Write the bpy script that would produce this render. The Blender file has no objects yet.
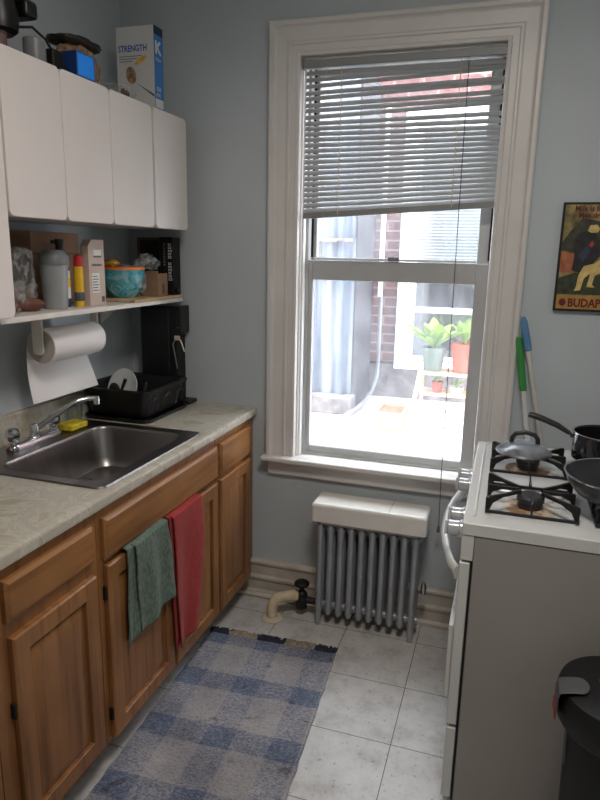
import bpy, bmesh, math, random
from mathutils import Vector, Matrix, noise
random.seed(7)
sc = bpy.context.scene
COL = sc.collection
PI = math.pi

# ------------------------------------------------------------------ materials
def lin(c):
    o = []
    for v in c[:3]:
        v = v / 255
        o.append(v / 12.92 if v <= .04045 else ((v + .055) / 1.055) ** 2.4)
    return (*o, 1)

def newmat(name):
    m = bpy.data.materials.new(name); m.use_nodes = True
    nt = m.node_tree
    for n in list(nt.nodes): nt.nodes.remove(n)
    out = nt.nodes.new('ShaderNodeOutputMaterial')
    b = nt.nodes.new('ShaderNodeBsdfPrincipled')
    nt.links.new(b.outputs[0], out.inputs[0])
    return m, nt, b, out

def nd(nt, t, **kw):
    n = nt.nodes.new(t)
    for k, v in kw.items():
        if k in n.inputs: n.inputs[k].default_value = v
        else: setattr(n, k, v)
    return n

def coords(nt, scale=(1, 1, 1), loc=(0, 0, 0), kind='Object'):
    tc = nd(nt, 'ShaderNodeTexCoord'); mp = nd(nt, 'ShaderNodeMapping')
    mp.inputs['Scale'].default_value = scale; mp.inputs['Location'].default_value = loc
    nt.links.new(tc.outputs[kind], mp.inputs[0]); return mp.outputs[0]

def ramp(nt, fac, stops):
    r = nd(nt, 'ShaderNodeValToRGB')
    e = r.color_ramp.elements
    while len(e) < len(stops): e.new(.5)
    for el, (p, c) in zip(e, stops): el.position = p; el.color = c
    nt.links.new(fac, r.inputs[0]); return r.outputs[0]

def mixc(nt, fac, a, b, mode='MIX'):
    m = nd(nt, 'ShaderNodeMix', data_type='RGBA', blend_type=mode)
    for i, v in ((0, fac), (6, a), (7, b)):
        if isinstance(v, (int, float, tuple)): m.inputs[i].default_value = v
        else: nt.links.new(v, m.inputs[i])
    return m.outputs[2]

def math_(nt, op, a, b=0.0, c=0.0):
    m = nd(nt, 'ShaderNodeMath', operation=op)
    for i, v in enumerate((a, b, c)):
        if isinstance(v, (int, float)): m.inputs[i].default_value = v
        else: nt.links.new(v, m.inputs[i])
    return m.outputs[0]

def bump(nt, b, h, strength=.2, dist=.002):
    n = nd(nt, 'ShaderNodeBump'); n.inputs['Strength'].default_value = strength; n.inputs['Distance'].default_value = dist
    nt.links.new(h, n.inputs['Height']); nt.links.new(n.outputs[0], b.inputs['Normal'])

def P(name, rgb, rough=.5, metal=0., var=.06, vs=8., bmp=0., bs=60., coat=0., sc3=(1, 1, 1), spec=.5):
    m, nt, b, out = newmat(name)
    co = coords(nt, sc3)
    n = nd(nt, 'ShaderNodeTexNoise'); n.inputs['Scale'].default_value = vs; n.inputs['Detail'].default_value = 4
    nt.links.new(co, n.inputs['Vector'])
    c = lin(rgb)
    lo = tuple(max(0, v * (1 - var * 2)) for v in c[:3]) + (1,)
    hi = tuple(min(1, v * (1 + var * 2)) for v in c[:3]) + (1,)
    nt.links.new(ramp(nt, n.outputs[0], [(.3, lo), (.7, hi)]), b.inputs['Base Color'])
    b.inputs['Roughness'].default_value = rough; b.inputs['Metallic'].default_value = metal
    b.inputs['Coat Weight'].default_value = coat
    b.inputs['Specular IOR Level'].default_value = spec
    if bmp:
        n2 = nd(nt, 'ShaderNodeTexNoise'); n2.inputs['Scale'].default_value = bs; n2.inputs['Detail'].default_value = 3
        nt.links.new(co, n2.inputs['Vector']); bump(nt, b, n2.outputs[0], bmp, .003)
    return m

def wood(name, light, dark, direction, rough=.32):
    m, nt, b, out = newmat(name)
    s = {'z': (34, 34, 1.6), 'y': (34, 1.6, 34), 'x': (1.6, 34, 34)}[direction]
    co = coords(nt, s)
    n = nd(nt, 'ShaderNodeTexNoise'); n.inputs['Scale'].default_value = 1.1; n.inputs['Detail'].default_value = 6; n.inputs['Roughness'].default_value = .6
    nt.links.new(co, n.inputs['Vector'])
    g = ramp(nt, n.outputs[0], [(.33, lin(dark)), (.52, lin(light)), (.75, lin(tuple(min(255, v * 1.06) for v in light)))])
    co2 = coords(nt, (3, 3, 3)); n2 = nd(nt, 'ShaderNodeTexNoise'); n2.inputs['Scale'].default_value = 1.3
    nt.links.new(co2, n2.inputs['Vector'])
    g2 = ramp(nt, n2.outputs[0], [(.35, (.74, .72, .7, 1)), (.65, (1, 1, 1, 1))])
    nt.links.new(mixc(nt, 1., g, g2, 'MULTIPLY'), b.inputs['Base Color'])
    b.inputs['Roughness'].default_value = rough
    bump(nt, b, n.outputs[0], .12, .001)
    return m

M = {}
M['wall'] = P('wall_paint', (187, 194, 197), .6, var=.02, vs=3, bmp=.12, bs=25)
M['trim'] = P('trim_paint', (212, 208, 203), .38, var=.02, vs=5, bmp=.05, bs=30)
M['base_paint'] = P('baseboard_paint', (190, 182, 170), .45, var=.08, vs=9, bmp=.08, bs=30)
M['ceiling'] = P('ceiling_paint', (226, 226, 222), .8, var=.01)
M['alu'] = P('window_vinyl', (176, 176, 174), .4, var=.03)
M['whitejamb'] = P('jamb_white', (226, 224, 220), .45, var=.02)
M['enamel'] = P('cabinet_enamel', (222, 214, 208), .28, var=.015, vs=3)
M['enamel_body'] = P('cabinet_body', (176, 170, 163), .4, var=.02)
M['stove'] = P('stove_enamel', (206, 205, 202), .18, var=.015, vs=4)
M['stove_side_shaded'] = P('stove_side_shaded', (152, 147, 141), .4, var=.03, vs=3)  # white enamel darkened, the shade on the side put into the colour
M['oak'] = wood('oak_vertical', (158, 109, 64), (128, 84, 48), 'z')
M['oak_h'] = wood('oak_horizontal', (162, 113, 66), (132, 88, 50), 'y')
M['oak_dark'] = wood('oak_panel', (142, 97, 58), (114, 74, 42), 'z')
M['kick'] = P('toe_kick', (150, 140, 128), .6, var=.1)
M['black'] = P('black_plastic', (17, 17, 18), .38, var=.1)
M['blackmatte'] = P('black_matte', (10, 10, 11), .6, var=.1)
M['iron'] = P('cast_iron', (24, 23, 23), .55, var=.2, vs=30, bmp=.1, bs=90)
M['greyplastic'] = P('grey_plastic', (120, 122, 124), .4)
M['darkgap'] = P('dark_gap', (10, 10, 10), .8)
M['chrome'] = P('chrome', (205, 207, 210), .12, 1., var=.01)
M['knob'] = P('knob_satin', (196, 199, 204), .16, .35, var=.02)
M['steel'] = P('stainless_steel', (150, 146, 143), .33, 1., var=.05, vs=3, sc3=(1, 10, 1))
M['radiator'] = P('radiator_paint', (168, 172, 178), .34, .45, var=.05, vs=12)
M['radcover'] = P('radiator_cover_enamel', (228, 224, 216), .14, var=.03)
M['pipe'] = P('pipe_wrap', (206, 188, 158), .7, var=.1, vs=30, bmp=.3, bs=60)
M['flange'] = P('flange_paint', (205, 196, 178), .4, var=.05)
M['paper'] = P('paper_towel', (236, 230, 226), .9, var=.01, bmp=.15, bs=160)
M['core'] = P('roll_end', (186, 176, 168), .9, var=.04)
M['sponge'] = P('sponge_yellow', (214, 190, 40), .9, var=.12, vs=60, bmp=.5, bs=150)
M['green'] = P('green_grip', (52, 136, 60), .45)
M['blue'] = P('blue_grip', (84, 128, 166), .45)
M['stick'] = P('white_stick', (214, 214, 212), .35)
M['stick2'] = P('beige_stick', (190, 186, 178), .45)
M['cardboard'] = P('cardboard', (150, 118, 92), .85, var=.06, vs=14)
M['tanbox'] = P('tan_carton', (196, 176, 162), .75, var=.03)
M['board'] = wood('board_wood', (206, 176, 136), (180, 148, 108), 'y', .5)
M['shelf'] = P('shelf_paint', (222, 216, 206), .45, var=.03)
M['teal'] = P('teal_bowl', (34, 150, 160), .35, var=.03)
M['orange'] = P('orange_rim', (226, 122, 52), .4)
M['yellowchip'] = P('yellow_food', (214, 162, 60), .7, var=.15, vs=30)
M['red'] = P('red_plastic', (196, 34, 44), .4)
M['yellow'] = P('yellow_plastic', (226, 178, 30), .4)
M['shaker'] = P('shaker_grey', (150, 152, 152), .35, var=.03)
M['label'] = P('label_white', (222, 220, 214), .5, var=.02)
M['labelblue'] = P('label_blue', (46, 92, 170), .5, var=.04)
M['brownroot'] = P('root_skin', (112, 66, 54), .6, var=.15, vs=20)
M['brown'] = P('brown_frame', (92, 66, 54), .5, var=.05)
M['granola'] = P('granola', (150, 122, 90), .9, var=.3, vs=50, bmp=.6, bs=90)
M['darkbag'] = P('dark_lid', (44, 44, 42), .5, var=.15)
M['bluelit'] = P('blue_carton', (30, 146, 255), .35, var=.02)  # window light on the carton's end painted in as a brighter blue
M['bluedark'] = P('blue_carton_side', (24, 52, 104), .4, var=.05)
M['pinkbrown'] = P('dusty_brown', (120, 94, 92), .7)
M['cerealwhite'] = P('cereal_card', (212, 210, 206), .5, var=.02)
M['cerealblue'] = P('cereal_blue', (60, 122, 186), .45, var=.05)
M['cerealnavy'] = P('cereal_navy', (22, 38, 74), .5)
M['ink'] = P('ink_grey', (80, 84, 92), .7)
M['soap'] = P('orange_soap', (214, 96, 70), .3)
M['plate'] = P('white_plate', (222, 222, 220), .2)
M['maroon'] = P('maroon_ink', (104, 32, 30), .7)
M['terracotta'] = P('terracotta', (156, 72, 46), .85, var=.1, vs=20)
M['greypot'] = P('grey_green_pot', (92, 104, 94), .8, var=.05)
M['leaf'] = P('leaf_green', (110, 144, 48), .5, var=.25, vs=12)
M['ladderwood'] = wood('ladder_wood', (226, 190, 150), (206, 166, 126), 'x', .6)
M['planter'] = P('planter_pale', (190, 150, 116), .8, var=.06)
M['soil'] = P('soil', (120, 72, 50), .95, var=.2, vs=30)
M['extwhite'] = P('exterior_white', (226, 226, 226), .6, var=.02)
M['rust'] = P('rusty_edge', (150, 112, 96), .85, var=.25, vs=40)
M['roofground'] = P('roof_coating', (206, 204, 204), .85, var=.08, vs=5, bmp=.2, bs=20)
M['shedside'] = P('shed_side', (58, 56, 60), .75, var=.06)
M['blind'] = P('blind_slat', (160, 162, 162), .45, var=.02)
M['blindrail'] = P('blind_rail', (138, 138, 136), .45, var=.03)
M['cord'] = P('cord_beige', (206, 190, 160), .8)
M['darkcord'] = P('cord_grey', (78, 78, 80), .6)
M['brass'] = P('aged_metal', (130, 122, 104), .35, .8, var=.1)
M['redwire'] = P('coated_wire', (150, 84, 84), .4)
M['burner'] = P('burner_cap', (58, 57, 60), .5, .4, var=.15, vs=30)
M['nonstick'] = P('nonstick', (38, 37, 40), .28, var=.08)
M['potblack'] = P('pot_outside', (26, 25, 28), .15, var=.05, coat=.3)
M['handleblack'] = P('handle_black', (48, 42, 44), .4)
M['drkteal'] = P('teal_curtain', (96, 118, 116), .8, var=.1, vs=6)
M['greybrown'] = P('grey_brown_curtain', (80, 74, 66), .8, var=.1, vs=6)
M['brickbase'] = P('stone_base', (104, 98, 96), .9, var=.25, vs=14, bmp=.5, bs=20)
M['litred'] = P('red_tab', (150, 50, 48), .5)
M['latchgrey'] = P('latch_grey', (84, 84, 88), .45)

def m_floor():
    m, nt, b, out = newmat('vinyl_tile')
    tc = nd(nt, 'ShaderNodeTexCoord'); sp = nd(nt, 'ShaderNodeSeparateXYZ'); nt.links.new(tc.outputs['Object'], sp.inputs[0])
    def line(o, off):
        a = math_(nt, 'SUBTRACT', o, off); a = math_(nt, 'DIVIDE', a, .305); a = math_(nt, 'FRACT', a)
        a = math_(nt, 'SUBTRACT', a, .5); a = math_(nt, 'ABSOLUTE', a)
        return math_(nt, 'GREATER_THAN', a, .4955)
    l = math_(nt, 'MAXIMUM', line(sp.outputs[0], 1.125 - 3.05), line(sp.outputs[1], -.172 - 6.1))
    co = coords(nt, (1, 1, 1))
    n = nd(nt, 'ShaderNodeTexNoise'); n.inputs['Scale'].default_value = 9; n.inputs['Detail'].default_value = 8; n.inputs['Roughness'].default_value = .7
    nt.links.new(co, n.inputs['Vector'])
    c = ramp(nt, n.outputs[0], [(.36, lin((176, 172, 166))), (.5, lin((196, 194, 190))), (.7, lin((208, 206, 203)))])
    n3 = nd(nt, 'ShaderNodeTexNoise'); n3.inputs['Scale'].default_value = 60; n3.inputs['Detail'].default_value = 3
    nt.links.new(co, n3.inputs['Vector'])
    sp2 = ramp(nt, n3.outputs[0], [(.28, (.6, .56, .5, 1)), (.38, (1, 1, 1, 1))])
    c = mixc(nt, 1., c, sp2, 'MULTIPLY')
    c = mixc(nt, l, c, lin((70, 64, 58)))
    nt.links.new(c, b.inputs['Base Color'])
    nt.links.new(ramp(nt, n.outputs[0], [(.3, (.42, .42, .42, 1)), (.7, (.27, .27, .27, 1))]), b.inputs['Roughness'])
    bump(nt, b, n.outputs[0], .08, .002)
    return m
M['floor'] = m_floor()

def m_counter():
    m, nt, b, out = newmat('laminate_counter')
    co = coords(nt, (1, 1, 1))
    n = nd(nt, 'ShaderNodeTexNoise'); n.inputs['Scale'].default_value = 7; n.inputs['Detail'].default_value = 10; n.inputs['Roughness'].default_value = .7; n.inputs['Distortion'].default_value = 1.2
    nt.links.new(co, n.inputs['Vector'])
    c = ramp(nt, n.outputs[0], [(.34, lin((164, 150, 124))), (.46, lin((186, 178, 160))), (.5, lin((202, 198, 186))), (.54, lin((184, 176, 160))), (.7, lin((196, 190, 178)))])
    nt.links.new(c, b.inputs['Base Color']); b.inputs['Roughness'].default_value = .3
    return m
M['counter'] = m_counter()

def m_rug():
    m, nt, b, out = newmat('woven_rug')
    tc = nd(nt, 'ShaderNodeTexCoord'); sp = nd(nt, 'ShaderNodeSeparateXYZ'); nt.links.new(tc.outputs['Object'], sp.inputs[0])
    u, v = sp.outputs[0], sp.outputs[1]
    def bands(o, per, off, w):
        a = math_(nt, 'SUBTRACT', o, off); a = math_(nt, 'DIVIDE', a, per); a = math_(nt, 'FRACT', a)
        return math_(nt, 'LESS_THAN', a, w / per)
    n0 = nd(nt, 'ShaderNodeTexNoise'); n0.inputs['Scale'].default_value = 40; nt.links.new(tc.outputs['Object'], n0.inputs['Vector'])
    wob = math_(nt, 'MULTIPLY', math_(nt, 'SUBTRACT', n0.outputs[0], .5), .012)
    bu = bands(math_(nt, 'ADD', u, wob), .225, -.01 - 2.25, .1)
    bv = bands(math_(nt, 'ADD', v, wob), .27, -.375 - 2.7, .095)
    s = math_(nt, 'ADD', math_(nt, 'MULTIPLY', bu, .3), math_(nt, 'MULTIPLY', bv, .42))
    mp = nd(nt, 'ShaderNodeMapping'); mp.inputs['Scale'].default_value = (110, 210, 1); nt.links.new(tc.outputs['Object'], mp.inputs[0])
    vo = nd(nt, 'ShaderNodeTexVoronoi'); vo.inputs['Scale'].default_value = 1.4; nt.links.new(mp.outputs[0], vo.inputs['Vector'])
    sv = nd(nt, 'ShaderNodeSeparateColor'); nt.links.new(vo.outputs['Color'], sv.inputs[0])
    thr = math_(nt, 'ADD', math_(nt, 'MULTIPLY', s, 1.1), math_(nt, 'MULTIPLY', math_(nt, 'SUBTRACT', sv.outputs[0], .42), .85))
    cl_n = nd(nt, 'ShaderNodeClamp'); nt.links.new(thr, cl_n.inputs[0]); thr = cl_n.outputs[0]
    n2 = nd(nt, 'ShaderNodeTexNoise'); n2.inputs['Scale'].default_value = 5; nt.links.new(tc.outputs['Object'], n2.inputs['Vector'])
    light = ramp(nt, n2.outputs[0], [(.35, lin((140, 135, 135))), (.65, lin((168, 162, 160)))])
    dk = ramp(nt, n2.outputs[0], [(.35, lin((66, 78, 104))), (.65, lin((84, 98, 124)))])
    c = mixc(nt, thr, light, dk)
    n4 = nd(nt, 'ShaderNodeTexNoise'); n4.inputs['Scale'].default_value = 14; nt.links.new(tc.outputs['Object'], n4.inputs['Vector'])
    st = ramp(nt, n4.outputs[0], [(.27, (.45, .42, .4, 1)), (.33, (1, 1, 1, 1))])
    c = mixc(nt, .8, c, st, 'MULTIPLY')
    nt.links.new(c, b.inputs['Base Color']); b.inputs['Roughness'].default_value = .95
    bump(nt, b, vo.outputs['Distance'], .5, .003)
    return m
M['rug'] = m_rug()
M['fringedark'] = P('fringe_navy', (40, 44, 60), .95, var=.2, vs=60)
M['fringetan'] = P('fringe_tan', (150, 138, 120), .95, var=.2, vs=60)

def m_cloth(name, rgb, s=(160, 160, 60), var=.2):
    m, nt, b, out = newmat(name)
    co = coords(nt, s); n = nd(nt, 'ShaderNodeTexNoise'); n.inputs['Scale'].default_value = 1; n.inputs['Detail'].default_value = 3
    nt.links.new(co, n.inputs['Vector']); c = lin(rgb)
    nt.links.new(ramp(nt, n.outputs[0], [(.35, tuple(v * (1 - var * 1.6) for v in c[:3]) + (1,)), (.65, tuple(min(1, v * (1 + var * 1.4)) for v in c[:3]) + (1,))]), b.inputs['Base Color'])
    b.inputs['Roughness'].default_value = .95
    b.inputs['Sheen Weight'].default_value = .05
    bump(nt, b, n.outputs[0], .5, .003)
    return m
M['greentowel'] = m_cloth('green_towel_cloth', (98, 114, 101))
M['greenhem'] = m_cloth('green_towel_hem', (92, 116, 102), (60, 60, 60), .3)
M['redtowel'] = m_cloth('red_towel_cloth', (152, 48, 44), (50, 50, 50), .08)

def m_glass(name, refl, haze, tint=(1, 1, 1), rough=.02):
    m, nt, b, out = newmat(name); nt.nodes.remove(b)
    tr = nd(nt, 'ShaderNodeBsdfTransparent'); tr.inputs[0].default_value = (*tint, 1)
    gl = nd(nt, 'ShaderNodeBsdfGlossy'); gl.inputs['Roughness'].default_value = rough
    di = nd(nt, 'ShaderNodeBsdfTranslucent'); di.inputs[0].default_value = (.9, .93, 1, 1)
    co = coords(nt, (14, 14, 5)); n = nd(nt, 'ShaderNodeTexNoise'); n.inputs['Scale'].default_value = 2; n.inputs['Detail'].default_value = 6
    nt.links.new(co, n.inputs['Vector'])
    hz = math_(nt, 'MULTIPLY', n.outputs[0], haze * 2)
    a = nd(nt, 'ShaderNodeMixShader'); nt.links.new(hz, a.inputs[0]); nt.links.new(tr.outputs[0], a.inputs[1]); nt.links.new(di.outputs[0], a.inputs[2])
    c = nd(nt, 'ShaderNodeMixShader'); c.inputs[0].default_value = refl
    nt.links.new(a.outputs[0], c.inputs[1]); nt.links.new(gl.outputs[0], c.inputs[2]); nt.links.new(c.outputs[0], out.inputs[0])
    return m
M['glass'] = m_glass('window_glass', .03, .065)
M['lidglass'] = m_glass('lid_glass', .08, .45, (.94, .97, .98), .15)
M['clear'] = m_glass('clear_glass', .22, .12, (.9, .93, .94), .05)

def m_film():
    m, nt, b, out = newmat('plastic_film'); nt.nodes.remove(b)
    tr = nd(nt, 'ShaderNodeBsdfTransparent'); tr.inputs[0].default_value = (.96, .97, .97, 1)
    pr = nd(nt, 'ShaderNodeBsdfPrincipled'); pr.inputs['Base Color'].default_value = (.8, .82, .82, 1); pr.inputs['Roughness'].default_value = .18
    co = coords(nt, (26, 26, 26)); n = nd(nt, 'ShaderNodeTexNoise'); n.inputs['Scale'].default_value = .7; n.inputs['Detail'].default_value = 1; n.inputs['Distortion'].default_value = 1.2
    nt.links.new(co, n.inputs['Vector'])
    f = ramp(nt, n.outputs[0], [(.42, (.06, .06, .06, 1)), (.5, (.3, .3, .3, 1)), (.58, (.06, .06, .06, 1))])
    bn = nd(nt, 'ShaderNodeBump'); bn.inputs['Strength'].default_value = .8; bn.inputs['Distance'].default_value = .01
    nt.links.new(n.outputs[0], bn.inputs['Height']); nt.links.new(bn.outputs[0], pr.inputs['Normal'])
    a = nd(nt, 'ShaderNodeMixShader'); nt.links.new(f, a.inputs[0]); nt.links.new(tr.outputs[0], a.inputs[1]); nt.links.new(pr.outputs[0], a.inputs[2]); nt.links.new(a.outputs[0], out.inputs[0])
    return m
M['film'] = m_film()

def m_brick():
    m, nt, b, out = newmat('brick_wall')
    tc = nd(nt, 'ShaderNodeTexCoord'); sp = nd(nt, 'ShaderNodeSeparateXYZ'); nt.links.new(tc.outputs['Object'], sp.inputs[0])
    cb = nd(nt, 'ShaderNodeCombineXYZ'); nt.links.new(sp.outputs[0], cb.inputs[0]); nt.links.new(sp.outputs[2], cb.inputs[1])
    br = nd(nt, 'ShaderNodeTexBrick'); br.inputs['Scale'].default_value = 1
    br.inputs['Brick Width'].default_value = .2; br.inputs['Row Height'].default_value = .0675; br.inputs['Mortar Size'].default_value = .007
    br.inputs['Color1'].default_value = lin((104, 46, 36)); br.inputs['Color2'].default_value = lin((82, 42, 36)); br.inputs['Mortar'].default_value = lin((128, 112, 102))
    nt.links.new(cb.outputs[0], br.inputs['Vector'])
    n = nd(nt, 'ShaderNodeTexNoise'); n.inputs['Scale'].default_value = 20; nt.links.new(tc.outputs['Object'], n.inputs['Vector'])
    c = mixc(nt, .5, br.outputs[0], ramp(nt, n.outputs[0], [(.3, (.5, .5, .5, 1)), (.7, (1, 1, 1, 1))]), 'MULTIPLY')
    nt.links.new(c, b.inputs['Base Color']); b.inputs['Roughness'].default_value = .9
    bump(nt, b, br.outputs['Fac'], -.4, .006)
    return m
M['brick'] = m_brick()

def m_shed():
    m, nt, b, out = newmat('corrugated_panel')
    co = coords(nt, (16, 16, .8)); n = nd(nt, 'ShaderNodeTexNoise'); n.inputs['Scale'].default_value = 1; n.inputs['Detail'].default_value = 5
    nt.links.new(co, n.inputs['Vector'])
    c = ramp(nt, n.outputs[0], [(.3, lin((62, 72, 86))), (.5, lin((92, 100, 110))), (.68, lin((134, 136, 136)))])
    nt.links.new(c, b.inputs['Base Color']); b.inputs['Roughness'].default_value = .6
    return m
M['shed'] = m_shed()

def m_poster():
    m, nt, b, out = newmat('poster_ground')
    co = coords(nt, (1, 1, 1))
    n = nd(nt, 'ShaderNodeTexNoise'); n.inputs['Scale'].default_value = 16; n.inputs['Detail'].default_value = 5; nt.links.new(co, n.inputs['Vector'])
    c = ramp(nt, n.outputs[0], [(.36, lin((70, 62, 40))), (.48, lin((128, 112, 64))), (.6, lin((168, 148, 92)))])
    nt.links.new(c, b.inputs['Base Color']); b.inputs['Roughness'].default_value = .6
    return m
M['poster'] = m_poster()
M['posterband'] = P('poster_band', (172, 130, 62), .6, var=.1, vs=30)
M['posterdark'] = P('poster_dark', (38, 36, 34), .6, var=.3, vs=30)
M['posterhill'] = P('poster_hill', (58, 58, 44), .6, var=.3, vs=30)
M['posterorange'] = P('poster_orange', (160, 96, 62), .6, var=.25, vs=30)
M['postergreen'] = P('poster_green', (52, 56, 38), .6, var=.3, vs=40)
M['posterskin'] = P('poster_pale', (206, 178, 110), .6, var=.15, vs=30)
M['posterblue'] = P('poster_blue', (50, 56, 76), .6, var=.2, vs=30)
M['posterred'] = P('poster_red', (170, 58, 44), .6, var=.1)

# ------------------------------------------------------------------ mesh helpers
class MB:
    def __init__(s): s.bm = bmesh.new()
    def box(s, x0, x1, y0, y1, z0, z1):
        v = [s.bm.verts.new(p) for p in ((x0, y0, z0), (x1, y0, z0), (x1, y1, z0), (x0, y1, z0), (x0, y0, z1), (x1, y0, z1), (x1, y1, z1), (x0, y1, z1))]
        for f in ((3, 2, 1, 0), (4, 5, 6, 7), (0, 1, 5, 4), (1, 2, 6, 5), (2, 3, 7, 6), (3, 0, 4, 7)): s.bm.faces.new([v[i] for i in f])
        return s
    def rings(s, rings, cap=True, closed=True):
        R = [[s.bm.verts.new(p) for p in r] for r in rings]
        n = len(R[0])
        for a, b in zip(R, R[1:]):
            for i in range(n if closed else n - 1):
                j = (i + 1) % n
                s.bm.faces.new((a[i], a[j], b[j], b[i]))
        if cap and closed:
            s.bm.faces.new(R[0][::-1]); s.bm.faces.new(R[-1])
        return s
    def lathe(s, prof, c, n=32, axis='z', cap=True, sx=1, sy=1):
        rs = []
        for r, h in prof:
            ring = []
            for i in range(n):
                a = 2 * PI * i / n; u, v = max(r, 1e-5) * math.cos(a) * sx, max(r, 1e-5) * math.sin(a) * sy
                ring.append({'z': (c[0] + u, c[1] + v, c[2] + h), 'y': (c[0] + v, c[1] + h, c[2] + u), 'x': (c[0] + h, c[1] + u, c[2] + v)}[axis])
            rs.append(ring)
        return s.rings(rs, cap)
    def tube(s, pts, r, n=10, cap=True, flat=None):
        pts = [Vector(p) for p in pts]; rs = []; up = None
        for i, p in enumerate(pts):
            t = (pts[min(i + 1, len(pts) - 1)] - pts[max(i - 1, 0)]).normalized()
            if up is None: up = Vector((0, 0, 1)) if abs(t.z) < .9 else Vector((1, 0, 0))
            a = t.cross(up).normalized(); b = a.cross(t).normalized(); up = b
            rr = r[i] if isinstance(r, (list, tuple)) else r
            fl = flat or 1
            rs.append([p + a * rr * math.cos(2 * PI * k / n) + b * rr * fl * math.sin(2 * PI * k / n) for k in range(n)])
        return s.rings(rs, cap)
    def prism(s, poly, axis, a, b):
        def q(u, v, w): return {'x': (w, u, v), 'y': (u, w, v), 'z': (u, v, w)}[axis]
        return s.rings([[q(u, v, a) for u, v in poly], [q(u, v, b) for u, v in poly]])
    def sphere(s, c, r, sx=1, sy=1, sz=1, seg=16, rg=10):
        m = Matrix.Translation(c) @ Matrix.Diagonal((r * sx, r * sy, r * sz, 1))
        bmesh.ops.create_uvsphere(s.bm, u_segments=seg, v_segments=rg, radius=1, matrix=m); return s
    def grid(s, fn, nu, nv):
        V = [[s.bm.verts.new(fn(i / nu, j / nv)) for j in range(nv + 1)] for i in range(nu + 1)]
        for i in range(nu):
            for j in range(nv): s.bm.faces.new((V[i][j], V[i + 1][j], V[i + 1][j + 1], V[i][j + 1]))
        return s
    def xf(s, m): s.bm.transform(m); return s
    def build(s, name, mat, parent=None, bevel=0, smooth=True, solid=0, sub=0, seg=2):
        if parent: s.bm.transform(Matrix.Translation(-wloc(parent)))
        bmesh.ops.recalc_face_normals(s.bm, faces=s.bm.faces)
        me = bpy.data.meshes.new(name); s.bm.to_mesh(me); s.bm.free()
        mats = mat if isinstance(mat, list) else [mat]
        for m_ in mats: me.materials.append(M[m_] if isinstance(m_, str) else m_)
        o = bpy.data.objects.new(name, me); COL.objects.link(o)
        if parent: o.parent = parent
        if smooth:
            for p in me.polygons: p.use_smooth = True
            me.set_sharp_from_angle(angle=math.radians(38))
        if solid:
            md = o.modifiers.new('Solidify', 'SOLIDIFY'); md.thickness = solid; md.offset = 0
        if bevel:
            md = o.modifiers.new('Bevel', 'BEVEL'); md.width = bevel; md.segments = seg; md.limit_method = 'ANGLE'; md.angle_limit = math.radians(40)
        if sub:
            md = o.modifiers.new('Subdivision', 'SUBSURF'); md.levels = sub; md.render_levels = sub
        if smooth:
            md = o.modifiers.new('WeightedNormal', 'WEIGHTED_NORMAL'); md.keep_sharp = True; md.weight = 80
        return o

def wloc(o):
    v = Vector((0, 0, 0))
    while o: v = v + o.location; o = o.parent
    return v

def tag(o, label, cat, group=None, kind=None):
    o['label'] = label; o['category'] = cat
    if group: o['group'] = group
    if kind: o['kind'] = kind
    return o
def thing(name, label, cat, loc=(0, 0, 0), group=None):
    o = bpy.data.objects.new(name, None); COL.objects.link(o); o.location = loc; o.empty_display_size = .05
    return tag(o, label, cat, group)
def struct(o, label=None, cat=None):
    o['kind'] = 'structure'
    if label: o['label'] = label
    if cat: o['category'] = cat
    return o
def copy_tree(o, parent=None):
    c = o.copy(); COL.objects.link(c)
    if parent: c.parent = parent
    for ch in [k for k in bpy.data.objects if k.parent == o]: copy_tree(ch, c)
    return c

def rrect(a0, a1, b0, b1, r, n=6):
    r = max(min(r, (a1 - a0) / 2 - 1e-4, (b1 - b0) / 2 - 1e-4), 1e-4); pts = []
    for cx, cy, s in ((a1 - r, b1 - r, 0), (a0 + r, b1 - r, 90), (a0 + r, b0 + r, 180), (a1 - r, b0 + r, 270)):
        for k in range(n + 1):
            t = math.radians(s + 90 * k / n); pts.append((cx + r * math.cos(t), cy + r * math.sin(t)))
    return pts
def loft_rect(axis, a0, a1, b0, b1, steps, r=0, cap=True):
    """steps: (inset, depth[, radius]); axis = normal direction"""
    mb = MB(); rs = []
    for st in steps:
        i, d = st[0], st[1]; rr = st[2] if len(st) > 2 else r
        if rr > 0: p = rrect(a0 + i, a1 - i, b0 + i, b1 - i, rr)
        else: p = [(a0 + i, b0 + i), (a1 - i, b0 + i), (a1 - i, b1 - i), (a0 + i, b1 - i)]
        rs.append([{'x': (d, u, v), 'y': (u, d, v), 'z': (u, v, d)}[axis] for u, v in p])
    mb.rings(rs, cap); return mb

def text(name, body, size, origin, facing, mat, parent=None, ext=.0006, align='LEFT', rot=0, sx=1, bold=0):
    cu = bpy.data.curves.new(name, 'FONT'); cu.body = body; cu.size = size; cu.extrude = ext; cu.align_x = align; cu.resolution_u = 2; cu.offset = bold
    t = bpy.data.objects.new(name, cu); COL.objects.link(t)
    dg = bpy.context.evaluated_depsgraph_get(); me = bpy.data.meshes.new_from_object(t.evaluated_get(dg))
    bpy.data.objects.remove(t); bpy.data.curves.remove(cu)
    R = Matrix.Rotation(PI / 2, 4, 'X')
    if facing == 'x': R = Matrix.Rotation(PI / 2, 4, 'Z') @ R
    me.transform(Matrix.Translation(origin) @ R @ Matrix.Rotation(rot, 4, 'Z') @ Matrix.Diagonal((sx, 1, 1, 1)))
    if parent: me.transform(Matrix.Translation(-wloc(parent)))
    me.materials.clear(); me.materials.append(M[mat])
    o = bpy.data.objects.new(name, me); COL.objects.link(o); o.parent = parent
    return o

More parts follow.
